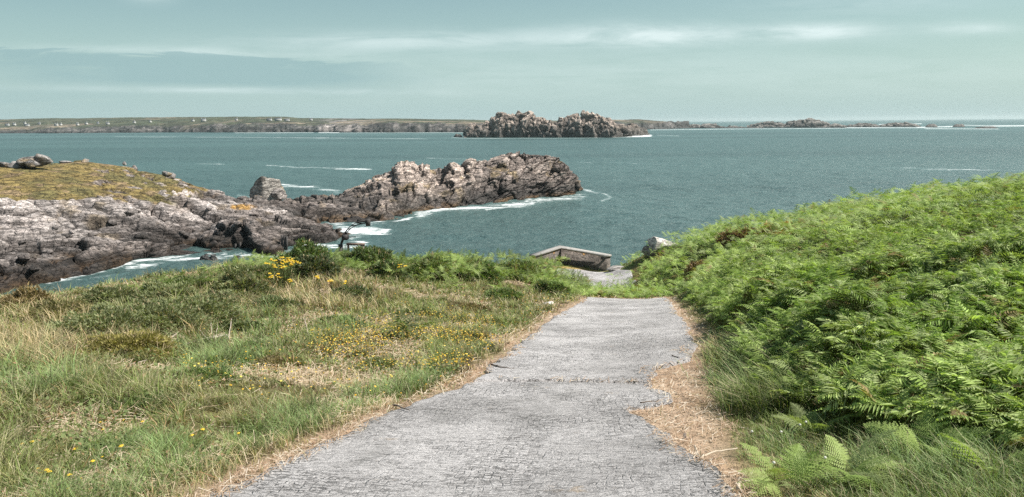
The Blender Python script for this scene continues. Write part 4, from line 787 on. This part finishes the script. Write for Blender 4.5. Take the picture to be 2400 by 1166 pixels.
# golden flowers
FT = []
for k in range(2):
    a = np.linspace(0, 2*math.pi, 9)[:-1]+k*.3; V = [(0, 0, .25)]; [V.append((math.cos(q)*(1 if i % 2 else .72), math.sin(q)*(1 if i % 2 else .72), 0)) for i, q in enumerate(a)]
    FT.append((np.array(V), np.array([(0, i+1, (i+1) % 8+1) for i in range(8)])))
def flower_stuff():
    A_ = Acc(); x, y = sample(60000, 6, 30, -25, 8); z = G(x, y); px, py = proj(np.stack([x, y, z], -1)); jx = px+(fb2(x, y, .8, 3, 371)-.5)*130; jy = py+(fb2(x, y, .8, 3, 372)-.5)*40
    sc_ = inpoly(jx, jy, [(560,760),(900,690),(1340,700),(1200,840),(980,960),(600,960),(300,900)]); ok = (side_of_road(x, y) < 0) & (dist_to_road(x, y) > .2) & (rng.random(len(x)) < np.where(inpoly(jx, jy, P_FLOW), .45*sm(fb2(x, y, .9, 3, 373), .36, .6)+.03, np.where(sc_, .03, 0))); x, y, z = x[ok], y[ok], z[ok]; n = len(x); h = rng.uniform(.1, .24, n); print('flowers', n)
    s = rng.uniform(.008, .017, n)*np.maximum(1, np.hypot(x, y)/16); M = rotz(rng.uniform(0, 6, n))@roty(rng.normal(0, .3, n))@rotx(rng.normal(-.2, .3, n))*s[:, None, None]; c = lerp((.75, .50, .06), (.72, .40, .05), rng.random(n)); c = lerp(c, (.80, .64, .14), (rng.random(n) < .4)*1.0)
    V, Fo, C = inst(*FT[0], np.stack([x, y, z+h], -1), M, c); A_.add(V, Fo, C)
    w = .003; b = np.stack([x, y, z], -1); t_ = np.stack([x, y, z+h], -1); V = np.stack([b-[w, 0, 0], b+[w, 0, 0], t_], 1); A_.add(V, np.arange(3*n).reshape(-1, 3), np.repeat([[.14, .13, .05]], 3*n, 0)); return A_.build('wildflowers', M_flower)
tag(flower_stuff(), 'drift of tiny golden yellow wildflowers in the turf left of the path', 'wildflowers', kind='stuff')
# single yellow flowers nearer the camera (photograph positions)
def stalk(A_, b, t_, r=.003, col=(.13, .15, .05)):
    V, Fq, cp = tube(np.array([b, (np.asarray(b)+t_)/2+[.01, 0, 0], t_]), r, 5); k = A_.n; A_.add(V, Fq, col); A_.F.setdefault(3, []).append(cp+k)
fl_spots = [(240,1010),(235,1026),(247,1027),(293,1003),(345,1009),(474,1014),(456,1030),(565,1018),(60,1065),(88,1063),(50,1088),(180,1077),(250,1083),(277,1094),(215,1098),(90,1113),(100,1124),(116,1122),(117,1134),(172,1139),(198,1139),(166,1158),(572,972),(298,1068),(342,1068),(360,1067)]
def daisy(): 
    r = bpy.data.objects.new('yellow_flower', None); COL.objects.link(r); tag(r, None, 'flower'); 
    a = Acc(); stalk(a, (0, 0, 0), np.array((.02, 0, .12))); s_ = a.build('stem', M_grass, r)
    a = Acc()
    for j in range(2): a.add(FT[j][0]*[.021-.006*j, .021-.006*j, .02]+[.02, 0, .12+.004*j], FT[j][1], (.80, .60-.06*j, .06))
    a.build('petals', M_flower, r); return r
proto = daisy(); fh = ground_hit(np.array([p[0] for p in fl_spots], float), np.array([p[1]+14 for p in fl_spots], float))
for k, p in enumerate(fh):
    if k == 0: o = proto
    else:
        o = proto.copy(); COL.objects.link(o)
        for ch in proto.children: c = ch.copy(); COL.objects.link(c); c.parent = o
    o.location = (p[0], p[1], G(p[0], p[1])-.01); o.rotation_euler = (random.uniform(-.2, .2), random.uniform(-.2, .2), random.uniform(0, 6)); s = random.uniform(.6, 1.05); o.scale = (s, s, s)
    o['label'] = 'single small yellow flower on a short stalk in the nearer turf at lower left'; o['group'] = 'single yellow flowers in the near turf'
# ragwort plants
def ragwort(px, py, label, heads, h=.55, r=.25):
    q = ground_hit(np.array([float(px)]), np.array([float(py)]))[0]; q[2] = G(q[0], q[1]); ro = empty('ragwort', q, label, 'ragwort', 'ragwort plants in flower'); ra = np.random.default_rng(int(px)); st = Acc(); fl_ = Acc(); lf = Acc()
    for i in range(heads):
        a = ra.uniform(0, 6.28); rr = r*math.sqrt(ra.random()); t_ = np.array([math.cos(a)*rr, math.sin(a)*rr, h*ra.uniform(.8, 1.05)]); stalk(st, np.array([t_[0]*.15, t_[1]*.15, 0]), t_, .006, (.12, .13, .05))
        fl_ = Acc()
        for j in range(9):
            o = ra.normal(0, .03, 3)*[1, 1, .35]; s = ra.uniform(.022, .038); fl_.add(FT[j % 2][0]*s+t_+o, FT[j % 2][1], (.80, .56+ra.uniform(-.06, .08), .06))
        fl_.build('flower_head', M_flower, ro)
        for j in range(10):
            u_ = ra.uniform(.15, .9); T = np.array([[-1, 0, 0], [0, .35, .1], [1, 0, -.2], [0, -.35, .1]])*ra.uniform(.03, .06); lf.add((rotz(np.array(ra.uniform(0, 6.28)))@roty(np.array(ra.normal(0, .5)))@T.T).T+t_*u_+[.03, 0, 0], np.array([[0, 1, 2, 3]]), (.08, .12, .04))
    st.build('stem', M_grass, ro); lf.build('leaves', M_grass, ro)
for a in [(668,690,'big ragwort clump with a broad yellow flower top on the brow',34,.95,.5),(650,698,'lower yellow ragwort in front of the big clump',6,.6,.25),(750,705,'small ragwort with one yellow head right of the big clump',2,.6,.08),(778,705,'ragwort with a single yellow head, middle of the three small ones',2,.6,.08),(814,706,'ragwort with a yellow head, rightmost of the three small ones',2,.6,.1),(943,668,'ragwort with yellow heads among ferns at the middle of the brow',4,.7,.2),(686,706,'tiny ragwort sprig at the foot of the big clump',2,.5,.06)]: ragwort(*a)
# clover heads
def clover(px, py, label):
    q = ground_hit(np.array([float(px)]), np.array([float(py)]))[0]; a = Acc(); V, Fo = ico(2); V = V*(1+.15*rng.random(len(V)))[:, None]; a.add(V*.009+[0, 0, .2], Fo, (.75, .74, .66)); stalk(a, (0, 0, 0), np.array((0, 0, .19)), .002); o = a.build('white_flower', M_flower); o.location = (q[0], q[1], G(q[0], q[1])); tag(o, label, 'flower', 'white flower heads in the right verge')
for a in [(1760,1060,'white round flower head, leftmost in the right verge'),(1828,1060,'white flower head between two others in the right verge'),(1886,1035,'highest white seed head in the right verge'),(1872,1042,'white seed head just left of the highest one'),(1810,1150,'white flower head low down at the bottom of the right verge'),(1930,1130,'white flower head furthest right in the verge')]: clover(*a)

# gorse bushes
def gorse(px, py, w, h, label, col=(.14, .155, .078), n=9000, seed=0, d=None, name='gorse_bush'):
    q = ground_hit(np.array([float(px)]), np.array([float(py)]))[0]; q[2] = G(q[0], q[1]); dd = math.hypot(q[0], q[1]); W_ = w/FP*dd; H_ = h/FP*dd; ra = np.random.default_rng(seed+int(px)); ro = empty(name, q, label, 'bush', 'low bushes on the left slope')
    u_ = ra.random(n); a = ra.uniform(0, 2*math.pi, n); ce = ra.random(n); el_ = np.arcsin(ce); rr = (.72+.28*ra.random(n)**.5); di = np.stack([np.cos(a)*np.cos(el_), np.sin(a)*np.cos(el_), np.sin(el_)], -1)
    lump = .25+1.35*fbm(di*1.0+seed, .5, 5, seed+7, .65); P = di*(rr*lump)[:, None]*np.array([W_/2, W_/2*.8, H_]); 
    L = ra.uniform(.035, .075, n)*max(1, dd/14); dr_ = di+ra.normal(0, .55, (n, 3)); dr_ /= np.linalg.norm(dr_, axis=1)[:, None]; sd_ = np.cross(dr_, ra.normal(size=(n, 3))); sd_ /= np.linalg.norm(sd_, axis=1)[:, None]+1e-6; wd = (L*.2)[:, None]
    V = np.stack([P-sd_*wd, P+sd_*wd, P+dr_*L[:, None]], 1); c = lerp(np.array(col)*.8, np.array(col)*2.3, ra.random(n)*.5+.5*sm(fbm(di+seed, .3, 3, seed+9), .35, .65)); c = lerp(c, (.38, .30, .18), (ra.random(n) < .11)*1.0); A_ = Acc(); A_.add(V, np.arange(3*n).reshape(-1, 3), np.repeat(c[:, None], 3, 1)); A_.build('foliage', M_grass, ro)
    B_ = Acc()
    for k in range(9):
        a_ = ra.uniform(0, 6.28); e = np.array([math.cos(a_)*W_*.33, math.sin(a_)*W_*.27, H_*ra.uniform(.5, .75)]); V, Fq, cp = tube(np.array([(0, 0, -.05), e*[.4, .4, .55], e]), np.array([.022, .014, .006]), 5); k0 = B_.n; B_.add(V, Fq, (.1, .07, .05)); B_.F.setdefault(3, []).append(cp+k0)
    B_.build('branches', M_wood, ro)
for k, a in enumerate([(235,795,240,72,'wide grey-green gorse bush at the far left'),(350,785,240,84,'rounded grey-green gorse bush, middle of the three on the left'),(455,770,210,76,'gorse bush nearest the dead branches, with dark hollow'),(560,722,150,62,'gorse on the brow above the dead branches'),(400,728,150,50,'low gorse bush behind the three left ones'),(250,735,130,40,'flat gorse bush at the crest beside the dry reeds')]): gorse(*a, n=17000, seed=k*5)
gorse(300, 832, 200, 45, 'low mossy brown-green cushion of dying gorse', (.17, .15, .05), 9000, 77); gorse(740, 668, 110, 60, 'dark shrub under the brow right of the ragwort', (.055, .07, .035), 8000, 80); gorse(70, 752, 130, 50, 'brownish bush on the crest at the left edge', (.16, .12, .06), 8000, 83); gorse(715, 640, 130, 58, 'tall dull green shrub on the brow below the hoist', (.085, .12, .045), 8000, 84); gorse(868, 628, 130, 40, 'bushy shrub on the brow right of the hoist', (.08, .11, .045), 8000, 85)
gorse(590, 672, 190, 34, 'wide grey-green scrub bush on the brow between the dry grass and the channel', (.10, .12, .05), 10000, 86)
gorse(440, 700, 150, 26, 'scrub bush on the brow above the narrow channel', (.095, .115, .05), 9000, 87)
for k, a in enumerate([(1005,650,130,50,'ragged olive shrub on the brow among ferns, left of centre',(.10,.13,.045)),(1120,655,110,44,'small dull green shrub midway along the fern brow',(.08,.12,.04)),(1215,655,120,46,'leafy shrub on the brow nearest the wall',(.12,.15,.055)),(1290,690,90,34,'low leafy shrub beside the path just above its end',(.10,.14,.05)),
      (905,655,90,30,'dark low shrub on the brow below the timber rail',(.06,.085,.035)),(640,735,120,26,'grey-green scrub patch below the ragwort',(.10,.12,.06)),(820,712,100,30,'dark scrub around the three small ragworts',(.07,.09,.04)),(120,760,150,30,'brown-green scrub patch at the far left crest',(.14,.13,.06)),(560,775,100,28,'low scrub beside the tangle of dead branches',(.09,.11,.05)),
      (1180,705,90,22,'low green shrub on the slope left of the whitish stone',(.10,.14,.05)),
      (600,812,120,16,'low patch of brambles under the green tussocks',(.10,.13,.055)),(150,890,150,18,'low olive scrub patch at the left edge above the near turf',(.13,.13,.055)),(790,760,110,16,'flat dark herb patch left of the lone fern',(.08,.105,.04)),(480,910,130,15,'flat leafy patch in the left middle turf',(.11,.15,.055)),
      (880,850,120,13,'flat olive patch below the yellow flowers',(.12,.13,.05)),(1090,735,110,18,'low reddish-green herbs right of the lone fern',(.15,.12,.06)),(330,985,150,14,'low ragged dark patch in the near left turf',(.09,.12,.045)),(650,850,100,14,'small brownish patch left of the flower drift',(.16,.13,.07))]): gorse(*a[:5], a[5], 7000, 120+k)
gorse(1640, 655, 70, 46, 'brown dry scrub under the overhanging bracken at the bend', (.17, .12, .07), 6000, 90)
gorse(1740, 575, 110, 40, 'brown heathy bush on the right skyline above the sea', (.16, .10, .06), 7000, 91)
gorse(1840, 560, 120, 35, 'dry straw-brown bush right of the heathy one on the skyline', (.22, .15, .07), 7000, 92)

# dead branches and twigs
def branch(name, pts, r, label, group=None, col=(.42, .35, .30), cat='branch', lift=.06):
    P = []; 
    for a in pts:
        q = ground_hit(np.array([float(a[0])]), np.array([float(a[1])]))[0]; q[2] = G(q[0], q[1])+lift+(a[2]*.42 if len(a) > 2 else 0); P.append(q)
    P = np.array(P); t_ = np.linspace(0, 1, len(P)); tt = np.linspace(0, 1, 4*len(P)); Q = np.stack([np.interp(tt, t_, P[:, i]) for i in range(3)], -1); Q[1:-1] += rng.normal(0, r*.5, (len(tt)-2, 3)); o0 = Q[0].copy()
    r = r*(.9 if 'upright' in label else 1.4 if name == 'dead_branch' else 1.1); V, Fq, cp = tube(Q-o0, r*np.linspace(1, .45, len(tt)), 7); a = Acc(); a.add(V, Fq, col); a.F.setdefault(3, []).append(cp)
    o = a.build(name, M_wood, smooth=True); o.location = o0; return tag(o, label, cat, group)
gd = 'dead branches lying in the scrub'
for pts, r, lb in [([(372,775),(430,778,.15),(470,776,.2)], .014, 'bleached horizontal dead branch at the left of the tangle'),([(400,800),(455,770,.3),(500,765,.35)], .012, 'pale dead branch rising to the right in the tangle'),([(440,770,.35),(470,790,.15),(495,808,0)], .016, 'thick bleached stick slanting down to the right'),
      ([(498,800),(496,780,.35),(495,760,.6)], .009, 'thin reddish upright twig in the middle of the tangle'),([(505,806),(512,775,.3),(500,745,.7)], .008, 'thin grey upright twig leaning left above the tangle'),([(535,800),(545,770,.4),(552,745,.7)], .012, 'reddish brown upright stem at the right of the tangle'),([(500,800,.05),(530,795,.12),(540,803,.02)], .018, 'dark curved root at the foot of the tangle'),
      ([(725,798,.0),(716,770,.5)], .012, 'single bleached stick standing upright in the turf'),([(722,786),(780,780,.03)], .008, 'thin pale stick lying beside the upright one'),([(420,815),(520,790,.1)], .007, 'long thin twig lying across the front of the tangle'),([(285,868),(345,850,.08)], .006, 'thin straw-pale stick lying in the left turf'),([(10,1045),(50,1030,.05)], .008, 'pale bent stick at the lower left edge')]: branch('dead_branch', pts, r, lb, gd)
gt = 'twigs fallen on the path'
for pts, r, lb in [([(1150,864),(1172,871),(1205,873)], .013, 'dark forked twig at the left edge of the path beside the seam'),([(922,961),(940,968),(960,975)], .010, 'dark straight twig on the left edge of the near path'),([(1500,957),(1550,952)], .007, 'thin twig on the tongue of concrete in the litter'),([(1575,842),(1592,848)], .010, 'short twig at the right edge of the farther path'),
      ([(1640,1094),(1660,1080),(1728,1060)], .009, 'bleached stick in the brown litter at lower right'),([(1628,1062),(1640,1090)], .008, 'short split pale stick in the litter'),([(1728,1166),(1733,1140)], .011, 'pale stump of stick at the bottom right of the path'),([(1600,1045),(1604,1036,.05),(1610,1045)], .008, 'dark bent twig sticking up from the litter'),([(1520,895),(1560,888)], .006, 'thin twig in the litter near the seam')]: branch('twig', pts, r, lb, gt, (.16, .13, .11) if 'dark' in lb or 'twig' in lb else (.45, .38, .3), 'twig')
# stones
def stone(px, py, w, h, label, seed, name='stone', col=(.42, .38, .36), lev=3, emb=.2, group=None, yaw=0.0):
    q = ground_hit(np.array([float(px)]), np.array([float(py)]))[0]; dd = math.hypot(q[0], q[1]); W_ = w/FP*dd; H_ = h/FP*dd; T, TF = rock_shape(lev, seed, 10, .06); T = (T*np.array([W_/2, W_*.4, H_/2]))@rotz(np.array(yaw)).T+[0, 0, H_*(.5-emb)]
    n = fbm(T+seed, W_*.3, 4, seed); c = lerp(np.array(col)*.65, np.array(col)*1.15, sm(n, .35, .6)); o = mesh(name, T, TF, M_stone, c); o.location = (q[0], q[1], G(q[0], q[1])); return tag(o, label, 'stone' if name == 'stone' else 'boulder', group)
stone(1550, 592, 84, 42, 'big flat-topped grey boulder on the edge where the right bank meets the sea', 501, 'boulder', (.44, .41, .38), 4, .12); stone(1524, 602, 44, 32, 'leaning grey boulder beside the flat-topped one, on its left', 502, 'boulder', (.25, .22, .19), 4, .2)
stone(1608, 566, 34, 36, 'upright grey block half hidden by the bracken on the right bank', 503, 'boulder', (.33, .32, .31), 4, .1); stone(1450, 612, 26, 14, 'small pale stone right of the end of the wall', 504); stone(1443, 634, 50, 14, 'flat pale slab at the foot of the right end of the wall', 505, col=(.36, .33, .31))
stone(1285, 716, 34, 10, 'flat whitish stone in the grass left of the farther path', 506, col=(.6, .55, .52)); stone(1163, 867, 34, 8, 'flat broken white piece at the left corner by the seam', 507, col=(.6, .6, .6)); stone(1240, 1057, 20, 5, 'pale chip of stone in the middle of the near path', 508, col=(.72, .72, .72), emb=.0); stone(1560, 1059, 10, 6, 'small pale stone where the near path meets the litter', 509, col=(.55, .53, .5), emb=0); stone(1483, 1142, 8, 6, 'tiny pale pebble at the bottom of the path', 510, col=(.6, .6, .58), emb=0)
stone(1905, 510, 60, 12, 'pale slab showing on the right skyline', 511, 'boulder', (.45, .41, .38), 3, .0)

# ------------------------------------------------------------------ hoist and rail over the landing place
M_rust = mat_flat('rusted_steel', (.055, .05, .048), .8, .2, .4, 6); M_timber = mat_flat('weathered_timber', (.16, .12, .10), .85, var=.35, sc=5)
def hoist():
    D = 50.0; bs = at(np.array(797.), np.array(610.), D); ro = empty('hoist', (bs[0], bs[1], G(bs[0], bs[1])-.3), 'old dark steel hoist with a curved lattice arm rising behind the brow', 'hoist'); org = np.array(ro.location)
    def T(L, r, name, seg=6, par=ro):
        a = Acc()
        for P in L:
            V, Fq, cp = tube(np.asarray(P)-org, r, seg); k = a.n; a.add(V, Fq, (1, 1, 1)); a.F.setdefault(3, []).append(cp+k)
        return a.build(name, M_rust, par)
    top = at(np.array(798.), np.array(573.), D); T([[org+[0, 0, 0], top]], .16, 'post', 8)
    pts = np.array([at(np.array(float(a)), np.array(float(b)), D) for a, b in ((798,575),(803,562),(808,552),(812,543),(822,533),(834,526),(848,522),(862,520.5))])
    off = np.array([0, .22, 0]); A_ = pts+[0, 0, .09]; B_ = pts-[0, 0, .09]; T([A_, B_, A_+off, B_+off], .028, 'arm')
    br = [[A_[i], B_[i+1]] for i in range(7)]+[[A_[i]+off, B_[i+1]+off] for i in range(7)]+[[A_[i], A_[i]+off] for i in range(8)]+[[B_[i], B_[i]+off] for i in range(8)]; T(br, .02, 'lattice', 4)
    e = pts[-1]; V, Fo = box(e-org+[-.13, -.1, -.28], e-org+[.12, .32, .16]); mesh('head_block', V, Fo, M_rust, None, ro)
    w = pts[2]; V, Fo = box(w-org+[-.16, -.25, -.3], w-org+[.2, .4, .05]); mesh('winch', V, Fo, M_rust, None, ro)
    T([[w+[-.2, 0, -.15], w+[.75, .05, -.12]]], .03, 'bar')
hoist()
def rail():
    D = 50.5; a, b = at(np.array(812.), np.array(572.5), D), at(np.array(855.), np.array(573.), D); ro = empty('timber_rail', (a[0], a[1], G(a[0], a[1])), 'short reddish timber rail with braces right of the hoist', 'rail'); org = np.array(ro.location)
    def bar(p, q, r, name): V, Fq, cp = tube(np.array([p, q])-org, r, 4); A_ = Acc(); A_.add(V, Fq, (1, 1, 1)); A_.F.setdefault(3, []).append(cp); A_.build(name, M_timber, ro)
    bar(a, b, .09, 'beam')
    for px_, w in ((851, .08), (816, .08)): p = at(np.array(float(px_)), np.array(573.), D); bar(p, np.array([p[0], p[1], G(p[0], p[1])-.2]), w, 'post')
    bar(at(np.array(838.), np.array(574.), D), at(np.array(846.), np.array(588.), D), .05, 'brace'); bar(at(np.array(847.), np.array(575.), D), at(np.array(842.), np.array(592.), D), .05, 'brace')
rail()
for k, (px_, p0, p1) in enumerate([(552,572,594),(563,568,590),(606,560,592),(661,552,592),(667,553,592),(672,554,590)]):
    d = 93.0 if k < 3 else 92.0; q0, q1 = at(np.array(float(px_)), np.array(float(p1)+4), d), at(np.array(float(px_)), np.array(float(p0)), d); V, Fq, cp = tube(np.array([q0-q0, q1-q0]), .13 if k != 2 else .3, 6); a = Acc(); a.add(V, Fq, (1, 1, 1)); a.F.setdefault(3, []).append(cp); o = a.build('post', M_rust); o.location = q0
    tag(o, ['dark upright post on the channel shore, leftmost of the row','dark post second from the left on the channel shore','thick dark post standing at the middle of the channel shore','dark thin post, left one of three close together by the water','dark thin post, middle one of three close together by the water','dark thin post, right one of three close together by the water'][k], 'post', 'dark posts at the waterline of the landing rocks')

# ------------------------------------------------------------------ air
hv = bpy.data.materials.new('air'); hv.use_nodes = True; hv.node_tree.nodes.clear(); t_ = NT(hv.node_tree)
pv = t_.node('ShaderNodeVolumePrincipled', {'Color': (.80, .93, .95), 'Density': .00006, 'Anisotropy': .2}); t_.l.new(pv.outputs[0], t_.node('ShaderNodeOutputMaterial').inputs[1])
V_, F_ = box((-17000, -400, -10), (17000, 15000, 52)); tag(mesh('haze', V_, F_, hv), 'thin pale sea haze lying over the bay and the far coast', 'haze', kind='stuff')
print('tris', sum(len(o.data.polygons) for o in SC.objects if o.type == 'MESH'))
